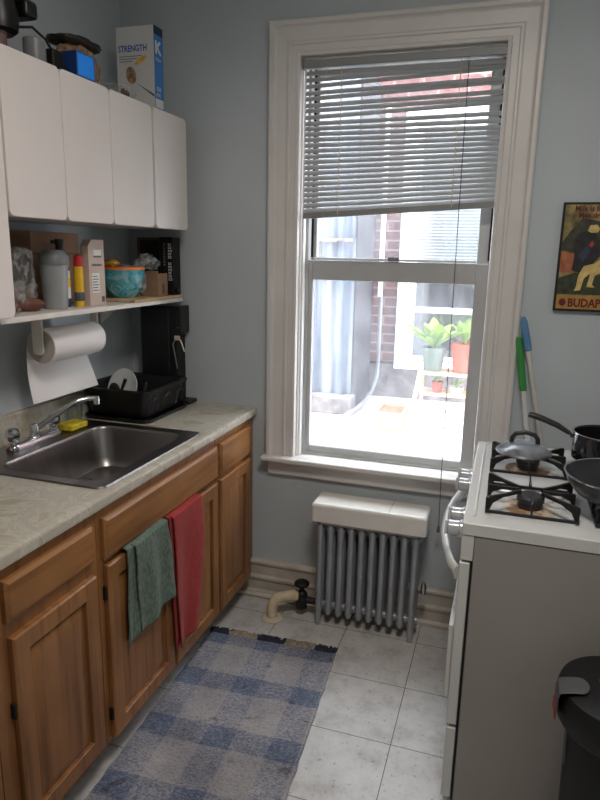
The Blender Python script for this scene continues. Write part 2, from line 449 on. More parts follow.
# ------------------------------------------------------------------ camera
cd = bpy.data.cameras.new('camera'); cam = bpy.data.objects.new('camera', cd); COL.objects.link(cam)
fw = Vector((-0.29726209, 0.92837222, -0.22307013)); rt = Vector((0.95078648, 0.30921, 0.01985564)); up = Vector((-0.08740894, 0.20618973, 0.97460016))
cam.matrix_world = Matrix(((rt.x, up.x, -fw.x, 1.67891899), (rt.y, up.y, -fw.y, -2.62823014), (rt.z, up.z, -fw.z, 1.59558092), (0, 0, 0, 1)))
cd.sensor_fit = 'VERTICAL'; cd.sensor_height = 24; cd.lens = 641.4394 / 800 * 24; cd.clip_start = .05
sc.camera = cam

# ------------------------------------------------------------------ room shell
RX, RY, RZ = 2.36, -4.2, 2.72
X0, X1, Z0, Z1 = .815, 1.621, .69, 2.352      # window opening
struct(MB().box(-.2, RX + .2, RY - .2, .2, -.12, 0).build('floor', 'floor', smooth=False))
struct(MB().box(-.2, RX + .2, RY - .2, .2, RZ, RZ + .12).build('ceiling', 'ceiling', smooth=False))
struct(MB().box(-.2, 0, RY - .2, .2, 0, RZ).build('wall_left', 'wall', smooth=False))
struct(MB().box(RX, RX + .2, RY - .2, .2, 0, RZ).build('wall_right', 'wall', smooth=False))
w = MB()
w.box(0, X0, 0, .2, 0, RZ); w.box(X1, RX, 0, .2, 0, RZ); w.box(X0, X1, 0, .2, 0, Z0); w.box(X0, X1, 0, .2, Z1, RZ)
struct(w.build('wall_back', 'wall', smooth=False))
w = MB()    # wall behind the camera with a door opening
w.box(0, .9, RY - .2, RY, 0, RZ); w.box(1.8, RX, RY - .2, RY, 0, RZ); w.box(.9, 1.8, RY - .2, RY, 2.1, RZ)
struct(w.build('wall_front', 'wall', smooth=False))

dr1 = struct(MB().box(.905, 1.795, RY - .06, RY - .02, .005, 2.095).build('rear_door_blocker', 'trim', bevel=.003))  # unseen door added to block sky light coming from behind
MB().lathe([(.012, 0), (.012, .03), (.028, .04), (.03, .055), (.02, .068), (0, .07)], (1.72, RY - .02, 1.0), 20, 'y').build('door_knob', 'brass', dr1)
# baseboards
prof = [(0, 0), (-.034, 0), (-.034, .016), (-.026, .022), (-.022, .026), (-.022, .074), (-.03, .08), (-.03, .092), (-.018, .1), (-.018, .15), (-.027, .157), (-.027, .168), (-.018, .176), (0, .176)]
struct(MB().prism(prof, 'x', .56, RX).build('baseboard_back', 'base_paint', bevel=.001))
struct(MB().prism([(RX + u, v) for u, v in prof], 'y', RY, -1.02).build('baseboard_right', 'base_paint', bevel=.001))
h = MB().tube([(.565, -.052, .012), (1.0, -.052, .012)], .011, 12)
tag(h.build('heating_pipe', 'flange'), 'thin cream painted pipe running along the foot of the baseboard left of the radiator', 'pipe')

# window casing (mitred sweep of a moulded profile)
xl, xr, zt, zs = .69, 1.7217, 2.476, .707
cp = [(0, 0), (0, -.036), (.006, -.04), (.018, -.04), (.024, -.028), (.03, -.024), (.072, -.021), (.078, -.026), (.086, -.026), (.09, -.02), (.112, -.019), (.116, -.024), (.127, -.022), (.1295, -.016), (.1295, 0)]
st = [[(xl + o, d, zs) for o, d in cp], [(xl + o, d, zt - o) for o, d in cp], [(xr - o, d, zt - o) for o, d in cp], [(xr - o, d, zs) for o, d in cp]]
struct(MB().rings(st).build('trim_1', 'trim', smooth=False))
struct(MB().box(.676, 1.74, -.072, .0, .686, .707).build('trim_2', 'trim', bevel=.006, seg=3))                # stool
struct(MB().prism([(0, .612), (-.018, .612), (-.024, .62), (-.024, .668), (-.034, .686), (0, .686)], 'x', .697, 1.715).build('trim_3', 'trim', bevel=.002))   # apron

# the window itself
win = bpy.data.objects.new('window_1', None); COL.objects.link(win); win.location = ((X0 + X1) / 2, .1, Z0); win['kind'] = 'structure'
struct(win, 'grey framed double hung window above the radiator')
def frame(mb, x0, x1, z0, z1, y0, y1, l, r, b, t):
    mb.box(x0, x0 + l, y0, y1, z0, z1); mb.box(x1 - r, x1, y0, y1, z0, z1)
    mb.box(x0 + l, x1 - r, y0, y1, z0, z0 + b); mb.box(x0 + l, x1 - r, y0, y1, z1 - t, z1); return mb
j = MB(); frame(j, X0, X1, Z0, Z1, 0.002, .2, .012, .012, .014, .012); j.build('jamb', 'whitejamb', win, bevel=.002)
jx0, jx1, jz0, jz1 = X0 + .012, X1 - .012, Z0 + .014, Z1 - .012
frame(MB(), jx0, jx1, jz0, jz1, .045, .135, .02, .02, .012, .02).build('outer_frame', 'alu', win, bevel=.002)
struct_box = MB(); struct_box.box(jx0 + .0, jx0 + .008, .012, .045, jz0, jz1); struct_box.box(jx1 - .008, jx1, .012, .045, jz0, jz1)
struct_box.build('window_stop', 'whitejamb', win, bevel=.002)
s1 = frame(MB(), jx0 + .004, jx1 - .004, .706, 1.568, .052, .082, .036, .066, .04, .082).build('lower_sash', 'alu', win, bevel=.003)
MB().box(jx0 + .04, jx1 - .07, .064, .068, .746, 1.486).build('lower_pane', 'glass', s1, smooth=False)
MB().box(jx0 + .045, jx1 - .07, .05, .064, 1.57, 1.58).build('sash_rail', 'extwhite', s1, bevel=.002)
MB().box(1.19, 1.235, .035, .055, 1.57, 1.588).build('sash_lock', 'greyplastic', s1, bevel=.003)
fr = frame(MB(), jx0 + .012, jx1 - .012, 1.50, jz1 - .004, .092, .122, .03, .058, .05, .04).build('upper_sash', 'alu', win, bevel=.003)
MB().box(jx0 + .042, jx1 - .07, .104, .108, 1.55, jz1 - .044).build('upper_pane', 'glass', fr, smooth=False)
MB().box(jx0 + .012, jx0 + .028, .084, .092, 1.58, jz1).build('track', 'darkgap', win, smooth=False)
MB().box(jx1 - .028, jx1 - .018, .084, .092, 1.58, jz1).build('track', 'darkgap', win, smooth=False)

# ------------------------------------------------------------------ venetian blind
bl = thing('venetian_blind', 'grey venetian blind half lowered with uneven slats and crooked bottom rail in the window', 'blind', (1.22, .0, 2.33))
bx0, bx1, by = .838, 1.600, -.002
MB().box(.829, 1.607, -.02, .016, 2.304, 2.332).build('head_rail', 'blindrail', bl, bevel=.002)
MB().box(.8275, .834, -.022, .018, 2.30, 2.338).build('bracket', 'greyplastic', bl, bevel=.001)
MB().box(1.602, 1.6085, -.022, .018, 2.30, 2.338).build('bracket', 'greyplastic', bl, bevel=.001)
L = [2.286, 2.262, 2.238, 2.214, 2.193, 2.168, 2.149, 2.124, 2.101, 2.082, 2.062]
Rr = [2.286, 2.275, 2.265, 2.228, 2.218, 2.184, 2.164, 2.149, 2.110, 2.085, 2.062]
n2 = 14
for k in range(1, n2 + 1):
    L.append(2.062 - k * (2.062 - 1.765) / n2); Rr.append(2.062 - k * (2.062 - 1.806) / n2)
sl = MB()
for a, b in zip(L, Rr):
    tilt = math.radians(52); hw = .0125
    def sp(u, v, a=a, b=b, tilt=tilt):
        z = a + (b - a) * u; t = (v - .5) * 2
        cv = (1 - t * t) * .0022
        return (bx0 + (bx1 - bx0) * u, by + t * hw * math.cos(tilt) - cv * math.sin(tilt), z + t * hw * math.sin(tilt) + cv * math.cos(tilt))
    sl.grid(sp, 6, 4)
sl.build('slats', 'blind', bl, solid=.0006)
zl, zr = 1.742, 1.79
br = MB(); br.rings([[(bx0, by - .012, zl - .008), (bx0, by + .012, zl - .008), (bx0, by + .012, zl + .016), (bx0, by - .012, zl + .016)], [(bx1, by - .012, zr - .012), (bx1, by + .012, zr - .012), (bx1, by + .012, zr + .012), (bx1, by - .012, zr + .012)]])
br.build('bottom_rail', 'blindrail', bl, bevel=.003)
for x, z in ((.985, 1.75), (1.435, 1.78)):
    MB().tube([(x, by - .014, 2.3), (x, by - .014, z)], .0017, 6).build('ladder_cord', 'cord', bl)
MB().tube([(.925, by - .02, 2.3), (.925, by - .02, 1.57)], .0008, 6).build('lift_cord', 'cord', bl)
MB().tube([(1.463, -.024, 2.3), (1.465, -.024, 1.75), (1.475, -.075, .72), (1.48, -.08, .5)], .0018, 6).build('lift_cord', 'darkcord', bl)
MB().lathe([(.002, .03), (.005, .02), (.007, 0), (.004, -.004)], (1.48, -.08, .475), 12).build('cord_tassel', 'brass', bl)

# ------------------------------------------------------------------ base cabinets
def panel_door(y0, y1, z0, z1, parent, name='door', x=.611, mat='oak'):
    t = .02
    mb = loft_rect('x', y0, y1, z0, z1, [(0, x), (0, x + t - .005), (.005, x + t), (.05, x + t), (.053, x + t - .002), (.0535, x + t - .015), (.0615, x + t - .015), (.063, x + t - .011), (.083, x + t - .005), (.087, x + t - .004)])
    return mb.build(name, mat, parent, bevel=.0012)
def drawer_front(y0, y1, z0, z1, parent, name='drawer', x=.611):
    t = .02
    mb = loft_rect('x', y0, y1, z0, z1, [(0, x), (0, x + t - .008), (.006, x + t - .004), (.01, x + t)])
    return mb.build(name, 'oak_h', parent, bevel=.001)
def hinge(y, z, parent):
    return MB().box(.611, .625, y - .007, y, z - .022, z + .022).build('hinge', 'blackmatte', parent, bevel=.003)
def base_unit(y0, y1, label, s=.03, s2=.03):
    t = thing('base_cabinet', label, 'cabinet', ((.3), (y0 + y1) / 2, 0), 'oak base cabinets under the countertop')
    b = MB(); e = .0008
    b.box(.03, .59, y0 + e, y0 + .018, .1, .72); b.box(.03, .59, y1 - .018, y1 - e, .1, .72); b.box(.03, .59, y0 + .018, y1 - .018, .1, .118); b.box(.02, .03, y0 + e, y1 - e, .1, .72)
    b.build('carcass', 'oak_dark', t, smooth=False)
    f = MB()
    f.box(.59, .61, y0 + e, y0 + s, .1, .872); f.box(.59, .61, y1 - s2, y1 - e, .1, .872)
    f.box(.59, .61, y0 + s, y1 - s2, .83, .872); f.box(.59, .61, y0 + s, y1 - s2, .683, .745); f.box(.59, .61, y0 + s, y1 - s2, .1, .14)
    if y1 - y0 > .6: f.box(.59, .61, -.81, -.76, .14, .683)
    f.build('face_frame', 'oak', t, bevel=.001)
    MB().box(.50, .52, y0 + e, y1 - e, .0, .1).build('toe_kick', 'kick', t, smooth=False)
    return t
c1 = base_unit(-.405, -.006, 'oak base cabinet at the window wall end with one drawer and one narrow door', .03, .09)
drawer_front(-.385, -.07, .715, .848, c1); panel_door(-.392, -.075, .112, .697, c1)
c2 = base_unit(-1.19, -.406, 'wide oak sink cabinet with a false drawer front and two doors holding the towels', .04, .03)
drawer_front(-1.172, -.412, .715, .845, c2, 'false_front')
dL = panel_door(-1.168, -.792, .112, .697, c2); dR = panel_door(-.776, -.418, .112, .697, c2)
hinge(-1.168, .61, c2); hinge(-1.168, .2, c2); hinge(-.41, .6, c2); hinge(-.41, .2, c2)
c3 = base_unit(-1.60, -1.191, 'oak base cabinet nearest the camera with a dark edged drawer over a panelled door', .065, .05)
drawer_front(-1.558, -1.222, .735, .845, c3); panel_door(-1.55, -1.222, .13, .694, c3); hinge(-1.552, .5, c3)

c4 = base_unit(-2.0, -1.601, 'oak base cabinet cut off by the left edge of the picture', .05, .05)
drawer_front(-1.975, -1.63, .735, .845, c4); panel_door(-1.975, -1.63, .13, .694, c4)

for c_ in (c1, c2, c3, c4): c_.location.x += .006
# countertop with sink cut-out, rolled front edge and backsplash
ct = thing('countertop', 'beige marbled laminate countertop with rolled front edge and backsplash along the left wall', 'countertop', (.3, -1, .876))
e = MB()
def slab(y0, y1, x0, x1):
    e.box(x0, x1, y0, y1, .876, .914)
slab(-.515, -.001, .022, .60); slab(-2.0, -1.1, .022, .60); e.box(.022, .08, -1.1, -.515, .876, .914); e.box(.575, .60, -1.1, -.515, .876, .914)
e.build('worktop', 'counter', ct, smooth=False)
pf = [(.60, .876), (.628, .876), (.634, .880), (.636, .888), (.636, .903), (.632, .911), (.622, .9145), (.612, .914), (.60, .914)]
MB().rings([[(x, -2.0, z) for x, z in pf], [(x, -.001, z) for x, z in pf]]).build('front_edge', 'counter', ct)
MB().prism([(.001, .876), (.021, .876), (.021, 1.008), (.016, 1.014), (.001, 1.014)], 'y', -2.0, -.001).build('backsplash', 'counter', ct)

# sink
sk = thing('kitchen_sink', 'single bowl stainless steel drop-in sink set in the countertop', 'sink', (.32, -.81, .914))
ys0, ys1, xs0, xs1 = -1.135, -.485, .047, .606
def ringpts(x0, x1, y0, y1, r, z): return [(u, v, z) for u, v in rrect(x0, x1, y0, y1, r)]
b = MB(); b.rings([
    ringpts(xs0, xs1, ys0, ys1, .03, .9145), ringpts(xs0 + .004, xs1 - .004, ys0 + .004, ys1 - .004, .03, .9195), ringpts(xs0 + .014, xs1 - .014, ys0 + .014, ys1 - .014, .03, .9185),
    ringpts(.178, .557, -1.09, -.53, .06, .917), ringpts(.185, .551, -1.083, -.537, .06, .908), ringpts(.2, .536, -1.068, -.552, .06, .80), ringpts(.215, .52, -1.05, -.57, .06, .768), ringpts(.25, .49, -1.01, -.61, .06, .759), ringpts(.34, .40, -.84, -.78, .028, .755)], cap=False)
b.build('basin', 'steel', sk)
MB().lathe([(.0, -.004), (.04, -.004), (.042, 0), (.036, .002), (.03, -.002), (0, -.002)], (.37, -.81, .7575), 24).build('drain', 'chrome', sk)

# faucet
fa = thing('faucet', 'chrome two handle faucet at the back of the steel sink', 'faucet', (.11, -.82, .92))
loft_rect('z', .082, .132, -.95, -.69, [(0, .9205, .024), (0, .932, .024), (.006, .94, .02), (.012, .942, .016)]).build('deck_plate', 'chrome', fa)
def knob(y, nm):
    k = MB().lathe([(.016, .94), (.014, .95), (.02, .955), (.024, .965), (.022, .985), (.016, .994), (0, .996)], (.107, y, 0), 8); k.build(nm, 'chrome', fa)
knob(-.925, 'handle'); knob(-.715, 'handle')
MB().lathe([(.02, .94), (.018, .952), (.017, .975), (.012, .985), (0, .987)], (.107, -.82, 0), 20).build('spout_base', 'chrome', fa)
MB().tube([(.107, -.82, .962), (.125, -.795, .98), (.16, -.755, 1.012), (.195, -.712, 1.044), (.21, -.694, 1.053), (.232, -.668, 1.057), (.252, -.645, 1.056)], [.011, .0105, .01, .0095, .0095, .0095, .0095], 12).build('spout', 'chrome', fa)
MB().lathe([(.011, 0), (.012, -.005), (.012, -.028), (.009, -.03), (0, -.03)], (.25, -.647, 1.062), 16).build('aerator', 'chrome', fa)

# sponge, cup, soap
sp = MB().box(.085, .155, -.675, -.575, .921, .945)
tag(sp.build('sponge', 'sponge', bevel=.006), 'yellow sponge on the sink rim beside the faucet', 'sponge')
cup = MB().lathe([(.0, .002), (.026, .0), (.028, .004), (.031, .075), (.0295, .075), (.0265, .006), (0, .006)], (.068, -.54, .9195), 24)
tag(cup.build('glass_jar', 'clear'), 'small clear glass jar standing behind the tip of the faucet spout', 'jar')
so = thing('soap_bottle', 'orange dish soap bottle at the left edge of the picture beside the faucet', 'bottle', (.075, -1.01, .9195))
MB().lathe([(0, 0), (.026, 0), (.03, .006), (.03, .09), (.024, .11), (.011, .12), (.011, .13), (0, .13)], (.075, -1.02, .9195), 20).build('bottle', 'soap', so)
MB().lathe([(.013, 0), (.013, .02), (.006, .024), (.005, .035), (0, .035)], (.075, -1.02, 1.05), 16).build('cap', 'label', so)

# wire pieces in the sink
def wirerack(cx, cy, rad, label, mat):
    t = thing('wire_trivet', label, 'trivet', (cx, cy, .762))
    mb = MB()
    for z, r in ((.765, rad), (.795, rad * .9)):
        mb.tube([(cx + r * math.cos(a * PI / 8), cy + r * math.sin(a * PI / 8), z) for a in range(17)], .0018, 6)
    mb.build('ring', mat, t)
    for a in range(6):
        q = a * PI / 3
        MB().tube([(cx + rad * math.cos(q), cy + rad * math.sin(q), .763), (cx + rad * .9 * math.cos(q), cy + rad * .9 * math.sin(q), .797)], .0018, 6).build('wire', mat, t)
wirerack(.30, -.90, .034, 'small reddish wire ring in the sink nearer the camera', 'redwire')
wirerack(.30, -.82, .034, 'small grey wire ring in the sink farther from the camera', 'darkcord')

# ------------------------------------------------------------------ dish rack
dr = thing('dish_rack', 'black plastic dish rack with rounded side slots on its drain tray at the counter end', 'dish rack', (.19, -.28, .9145))
loft_rect('z', .035, .352, -.462, -.098, [(.01, .915, .04), (.0, .922, .045), (0, .93, .045), (.008, .93, .04), (.014, .922, .035)]).build('drain_tray', 'black', dr)
rk = MB(); R_ = lambda i, z, r: ringpts(.03 + i, .345 - i, -.455 + i, -.115 - i, r, z)
rk.rings([R_(.03, .936, .03), R_(.024, .934, .035), R_(.012, .99, .04), R_(.004, 1.035, .045), R_(-.012, 1.037, .05), R_(-.014, 1.047, .05), R_(-.006, 1.05, .045), R_(.008, 1.045, .04), R_(.02, .99, .035), R_(.034, .942, .03)])
rk.build('basket', 'black', dr)
for k in range(3):
    yc = -.385 + k * .1
    pts = [(.3365 + .001, yc - .026, .955), (.345, yc - .024, 1.0), (.349, yc, 1.02), (.345, yc + .024, 1.0), (.3375, yc + .026, .955)]
    MB().tube(pts, .0045, 8).build('slot_rim', 'nonstick', dr)  # lighter than the basket to paint in highlights on the arches
for k in range(9):
    MB().tube([(.09, -.40 + k * .03, .945), (.09, -.40 + k * .03, 1.0)], .0035, 8).build('prong', 'black', dr)
pl = MB().lathe([(0, 0), (.045, 0), (.07, .008), (.095, .016), (.095, .019), (.068, .012), (.044, .005), (0, .005)], (0, 0, 0), 40)
pl.xf(Matrix.Translation((.165, -.33, 1.024)) @ Matrix.Rotation(math.radians(-14), 4, 'Z') @ Matrix.Rotation(math.radians(72), 4, 'X') @ Matrix.Scale(.88, 4))
tag(pl.build('dinner_plate', 'plate'), 'white plate standing on edge in the black dish rack', 'plate')
ut = thing('spatula', 'black utensils leaning in front of the white plate in the dish rack', 'utensil', (.2, -.39, .95))
MB().tube([(.16, -.40, .955), (.185, -.385, 1.03), (.2, -.375, 1.075)], [.006, .006, .008], 8).build('handle', 'blackmatte', ut)
MB().sphere((.165, -.405, 1.03), .03, .9, .35, 1.1).build('bowl', 'blackmatte', ut)
ut = thing('serving_fork', 'black handled tool standing at the right of the plate in the dish rack', 'utensil', (.24, -.37, .95))
MB().tube([(.285, -.385, .955), (.285, -.375, 1.02), (.285, -.36, 1.065)], [.005, .006, .007], 8).build('handle', 'blackmatte', ut)
MB().box(.272, .297, -.39, -.384, .945, .97).build('head', 'blackmatte', ut, bevel=.002)

# ------------------------------------------------------------------ slim black coffee machine
cm = thing('coffee_maker', 'tall slim black coffee machine behind the dish rack under the shelf', 'coffee maker', (.2, -.05, .914))
MB().box(.10, .245, -.088, -.012, .93, 1.35).build('water_tank', 'black', cm, bevel=.006)
MB().box(.245, .285, -.088, -.012, .93, 1.35).build('column', 'blackmatte', cm, bevel=.004)
MB().box(.285, .308, -.095, -.01, 1.236, 1.358).build('brew_head', 'black', cm, bevel=.005)
MB().box(.09, .34, -.092, -.01, .915, .932).build('base', 'black', cm, bevel=.004)
MB().box(.29, .3, -.0957, -.0951, 1.262, 1.265).build('badge', 'greyplastic', cm, smooth=False)
MB().tube([(.285, -.09, 1.225), (.27, -.1, 1.19), (.285, -.11, 1.14), (.29, -.1, 1.08)], .0028, 8).build('cable', 'greyplastic', cm)
MB().tube([(.285, -.09, 1.225), (.31, -.10, 1.205), (.33, -.105, 1.16)], .003, 8).build('cable', 'label', cm)
MB().box(.278, .305, -.104, -.096, 1.208, 1.228).build('cable_tag', 'tanbox', cm, bevel=.002)

# ------------------------------------------------------------------ upper cabinets (rounded enamelled steel)
def up_unit(y0, y1, z0, z1, label, doors, proud=0):
    t = thing('wall_cabinet', label, 'cabinet', (.16, (y0 + y1) / 2, z0), 'white enamelled wall cabinets above the shelf')
    MB().box(.002, .325, y0, y1, z0, z1).build('body', 'enamel_body', t, bevel=.006)
    for a, b in doors:
        X = .3255 + proud
        d = loft_rect('x', a, b, z0 - .004, z1 + .001, [(.0, X, .018), (0, X + .018, .018), (.0008, X + .0208, .018), (.0032, X + .0225, .017)])
        d.build('door', 'enamel', t)
    return t
up_unit(-1.128, -.628, 1.684, 2.118, 'white two door wall cabinet in the middle of the row above the shelf', [(-1.126, -.879), (-.877, -.629)])
up_unit(-.627, -.356, 1.684, 2.118, 'white single door wall cabinet below the gap between blue box and cereal box', [(-.626, -.357)])
up_unit(-.352, -.092, 1.684, 2.118, 'white rounded wall cabinet at the end of the row next to the window wall', [(-.349, -.093)], .004)
up_unit(-1.9, -1.131, 1.405, 2.118, 'taller white wall cabinet cut off by the left edge of the picture', [(-1.514, -1.133), (-1.898, -1.516)])

# shelf with brackets
sh = thing('wall_shelf', 'cream painted wall shelf between the wall cabinets and the sink', 'shelf', (.14, -.58, 1.373))
MB().box(.002, .285, -1.128, -.028, 1.375, 1.393).build('shelf_board', 'shelf', sh, bevel=.002)
for y in (-.95, -.25):
    MB().prism([(.004, 1.375), (.12, 1.375), (.004, 1.28)], 'y', y, y + .008).build('bracket', 'shelf', sh, bevel=.001)

# paper towel holder
ph = thing('paper_towel_holder', 'cream plastic paper towel holder screwed under the wall shelf', 'holder', (.15, -.66, 1.374))
MB().box(.12, .18, -.815, -.49, 1.366, 1.3745).build('mounting_plate', 'shelf', ph, bevel=.002)
MB().prism(rrect(.128, .172, 1.235, 1.37, .012), 'y', -.822, -.815).build('arm', 'shelf', ph, bevel=.002)
MB().prism(rrect(.135, .165, 1.235, 1.37, .012), 'y', -.50, -.493).build('arm', 'shelf', ph, bevel=.002)
MB().tube([(.15, -.816, 1.262), (.15, -.498, 1.262)], .012, 14).build('rod', 'shelf', ph)
pt = thing('paper_towel_roll', 'white paper towel roll with one sheet hanging down under the shelf', 'paper towel', (.15, -.66, 1.262))
MB().lathe([(.02, -.805), (.059, -.805), (.0605, -.803), (.0605, -.513), (.059, -.511), (.02, -.511), (.02, -.805)], (.15, 0, 1.262), 40, 'y', cap=False).build('roll', 'paper', pt)
MB().lathe([(.0135, -.8065), (.057, -.8065), (.057, -.8055), (.0135, -.8055), (.0135, -.8065)], (.15, 0, 1.262), 40, 'y', cap=False).build('roll_end', 'core', pt)
def sheet(u, v):
    y = -.806 + u * .29 + (v * .085 * u - v * .006 * (1 - u)); z = 1.262 - v * (.208 + .0 * u)
    x = .0892 + .012 * math.sin(v * PI) * (u - .4) + .018 * v * v
    return (x, y, z)
MB().grid(sheet, 16, 16).build('hanging_sheet', 'paper', pt, solid=.0008)

# ------------------------------------------------------------------ things on the shelf
ZS = 1.3935
cb = MB().box(.04, .29, -.425, -.035, ZS, ZS + .011)
tag(cb.build('cutting_board', 'board', bevel=.003), 'pale wooden cutting board lying on the right end of the shelf under the teal bowl', 'cutting board')
ZB = ZS + .0115
bo = thing('mixing_bowl', 'teal bowl with orange rim on the cutting board, half wrapped in plastic', 'bowl', (.165, -.32, ZB))
MB().lathe([(0, 0), (.042, 0), (.046, .004), (.07, .03), (.086, .07), (.092, .112), (.0895, .112), (.083, .07), (.066, .032), (.04, .008), (0, .008)], (.165, -.32, ZB), 40).build('bowl', 'teal', bo)
MB().lathe([(.0925, .111), (.0945, .114), (.0945, .12), (.091, .123), (.088, .12), (.088, .112)], (.165, -.32, ZB), 40, cap=False).build('rim', 'orange', bo)
def blob(c, r, s, amp, f, seed, seg=36, rg=24):
    mb = MB(); mb.sphere((0, 0, 0), 1, seg=seg, rg=rg)
    for v in mb.bm.verts:
        p = v.co.copy(); k = 1 + amp * noise.noise(p * f + Vector((seed, seed * 2, 0))) + amp * .5 * noise.noise(p * f * 2.7 + Vector((seed, 0, 5)))
        v.co = Vector((p.x * r * s[0], p.y * r * s[1], p.z * r * s[2])) * k + Vector(c)
    return mb
food = blob((.165, -.32, ZB + .108), .08, (1, 1, .28), .15, 2.5, 3)
tag(food.build('bread', 'pinkbrown'), 'pinkish brown food filling the teal bowl', 'food')
ch = blob((.158, -.385, ZB + .137), .03, (1.2, .9, .5), .2, 2, 8)
tag(ch.build('banana_chunk', 'yellowchip'), 'yellow piece of food on the left side of the teal bowl', 'food')
pb = blob((.2, -.335, ZB + .065), .105, (.62, .95, .62), .26, 2.4, 11)
for v in pb.bm.verts: v.co.z = max(v.co.z, ZB + .001)
for i in range(3):
    q = blob((.215 + i * .014, -.245 + i * .018, ZB + .135 + (i % 2) * .016), .03, (.9, 1.2, .8), .4, 3, 20 + i, 20, 14); me_ = bpy.data.meshes.new('t'); q.bm.to_mesh(me_); pb.bm.from_mesh(me_); bpy.data.meshes.remove(me_)
tag(pb.build('plastic_bag', 'film'), 'crumpled clear plastic bag wrapped round the teal bowl', 'plastic bag')
stk = MB().tube([(.12, -.24, ZB + .13), (.10, -.275, ZB + .175)], .004, 8)
tag(stk.build('wooden_spoon', 'board'), 'wooden stick poking out behind the teal bowl', 'spoon')

tb = thing('carton', 'tan cardboard carton with printed white label standing beside the spray can', 'carton', (.23, -.585, ZS))
cart = MB().rings([[(.205, y, z) for y, z in ((-.635, ZS), (-.54, ZS), (-.54, 1.628), (-.615, 1.628), (-.635, 1.605))], [(.238, y, z) for y, z in ((-.635, ZS), (-.54, ZS), (-.54, 1.628), (-.615, 1.628), (-.635, 1.605))]])
cart.build('box', 'tanbox', tb, bevel=.001)
MB().box(.238, .2387, -.605, -.558, 1.573, 1.593).build('label', 'label', tb, smooth=False)
MB().box(.238, .2387, -.605, -.558, 1.566, 1.571).build('stripe', 'ink', tb, smooth=False)
MB().box(.238, .2387, -.62, -.575, 1.44, 1.51).build('label', 'label', tb, smooth=False)
for k in range(6):
    MB().box(.2387, .2391, -.617, -.58 - .006 * (k % 2), 1.447 + k * .010, 1.45 + k * .010).build('print_line', 'ink', tb, smooth=False)
MB().box(.238, .2386, -.565, -.548, 1.405, 1.425).build('barcode', 'ink', tb, smooth=False)
for k in range(7):
    MB().box(.238, .2386, -.615 + k * .0085, -.6095 + k * .0085, 1.535, 1.543).build('print_mark', 'ink', tb, smooth=False)
bb = thing('cardboard_box', 'large open brown cardboard box with a dark hand slot at the back of the shelf', 'box', (.06, -.7, ZS))
MB().box(.012, .10, -.76, -.50, ZS, 1.652).build('box', 'cardboard', bb, bevel=.001)
MB().box(.10, .1008, -.66, -.59, 1.61, 1.624).build('hand_slot', 'darkgap', bb, smooth=False)
MB().box(.1005, .104, -.758, -.502, 1.574, 1.578).build('fold', 'brown', bb, smooth=False)
# shaker
sk2 = thing('shaker_bottle', 'grey translucent shaker bottle with black cap at the front of the shelf', 'bottle', (.2, -.775, ZS))
MB().lathe([(0, 0), (.036, 0), (.039, .005), (.046, .148), (0, .148)], (.2, -.775, ZS), 32).build('cup', 'shaker', sk2)
MB().lathe([(.049, .148), (.049, .172), (.044, .182), (.034, .196), (0, .198)], (.2, -.775, ZS), 32).build('lid', 'greyplastic', sk2)
MB().lathe([(.013, .19), (.013, .215), (.015, .217), (.015, .232), (0, .234)], (.215, -.76, ZS), 16).build('cap', 'black', sk2)
MB().tube([(.17, -.79, ZS + .195), (.17, -.785, ZS + .213), (.2, -.765, ZS + .215)], .003, 8).build('carry_loop', 'greyplastic', sk2)
bt = thing('spice_bottle', 'dark bottle with white and yellow label between shaker and spray can', 'bottle', (.165, -.71, ZS))
MB().lathe([(0, 0), (.02, 0), (.022, .004), (.022, .135), (.013, .15), (.013, .175), (0, .176)], (.178, -.7, ZS), 24).build('bottle', 'bluedark', bt)
MB().lathe([(.0224, .03), (.0228, .031), (.0228, .125), (.0224, .126)], (.178, -.7, ZS), 24, cap=False).build('label', 'label', bt)
MB().lathe([(.0229, .07), (.0231, .071), (.0231, .1), (.0229, .101)], (.178, -.7, ZS), 24, cap=False).build('label_band', 'yellow', bt)
sc_ = thing('spray_can', 'slim yellow can with red cap standing beside the tan carton', 'can', (.215, -.665, ZS))
MB().lathe([(0, 0), (.015, 0), (.0165, .003), (.0165, .135), (.014, .14), (0, .14)], (.213, -.662, ZS), 24).build('can', 'yellow', sc_)
MB().lathe([(.014, .1405), (.0145, .142), (.0135, .176), (.010, .18), (0, .181)], (.213, -.662, ZS), 24).build('cap', 'red', sc_)
MB().lathe([(.0168, .02), (.017, .021), (.017, .05), (.0168, .051)], (.213, -.662, ZS), 24, cap=False).build('label', 'ink', sc_)
# tan cardboard sleeve + black boxes at the right end
ks = thing('cardboard_sleeve', 'small open tan cardboard sleeve beside the teal bowl', 'cardboard', (.24, -.13, ZB))
MB().box(.185, .262, -.2, -.196, ZB, ZB + .105).build('front_panel', 'cardboard', ks, smooth=False)
MB().box(.2585, .262, -.196, -.12, ZB, ZB + .095).build('side_panel', 'cardboard', ks, smooth=False)
MB().box(.2622, .2628, -.165, -.15, ZB + .012, ZB + .05).build('notch', 'brown', ks, smooth=False)
k1 = thing('picture_frame', 'black and brown framed box leaning on the corner wall behind the bowl', 'frame', (.14, -.05, ZB))
MB().box(.085, .205, -.06, -.035, ZB, 1.648).build('panel', 'blackmatte', k1, bevel=.001)
frame(MB(), .083, .207, ZB, 1.65, -.064, -.06, .012, .012, .012, .012).build('border', 'brown', k1, smooth=False)
k2 = thing('spice_box', 'black box with small white vertical print at the right end of the shelf', 'box', (.24, -.05, ZB))
MB().box(.209, .272, -.085, -.02, ZB, 1.652).build('box', 'blackmatte', k2, bevel=.001)
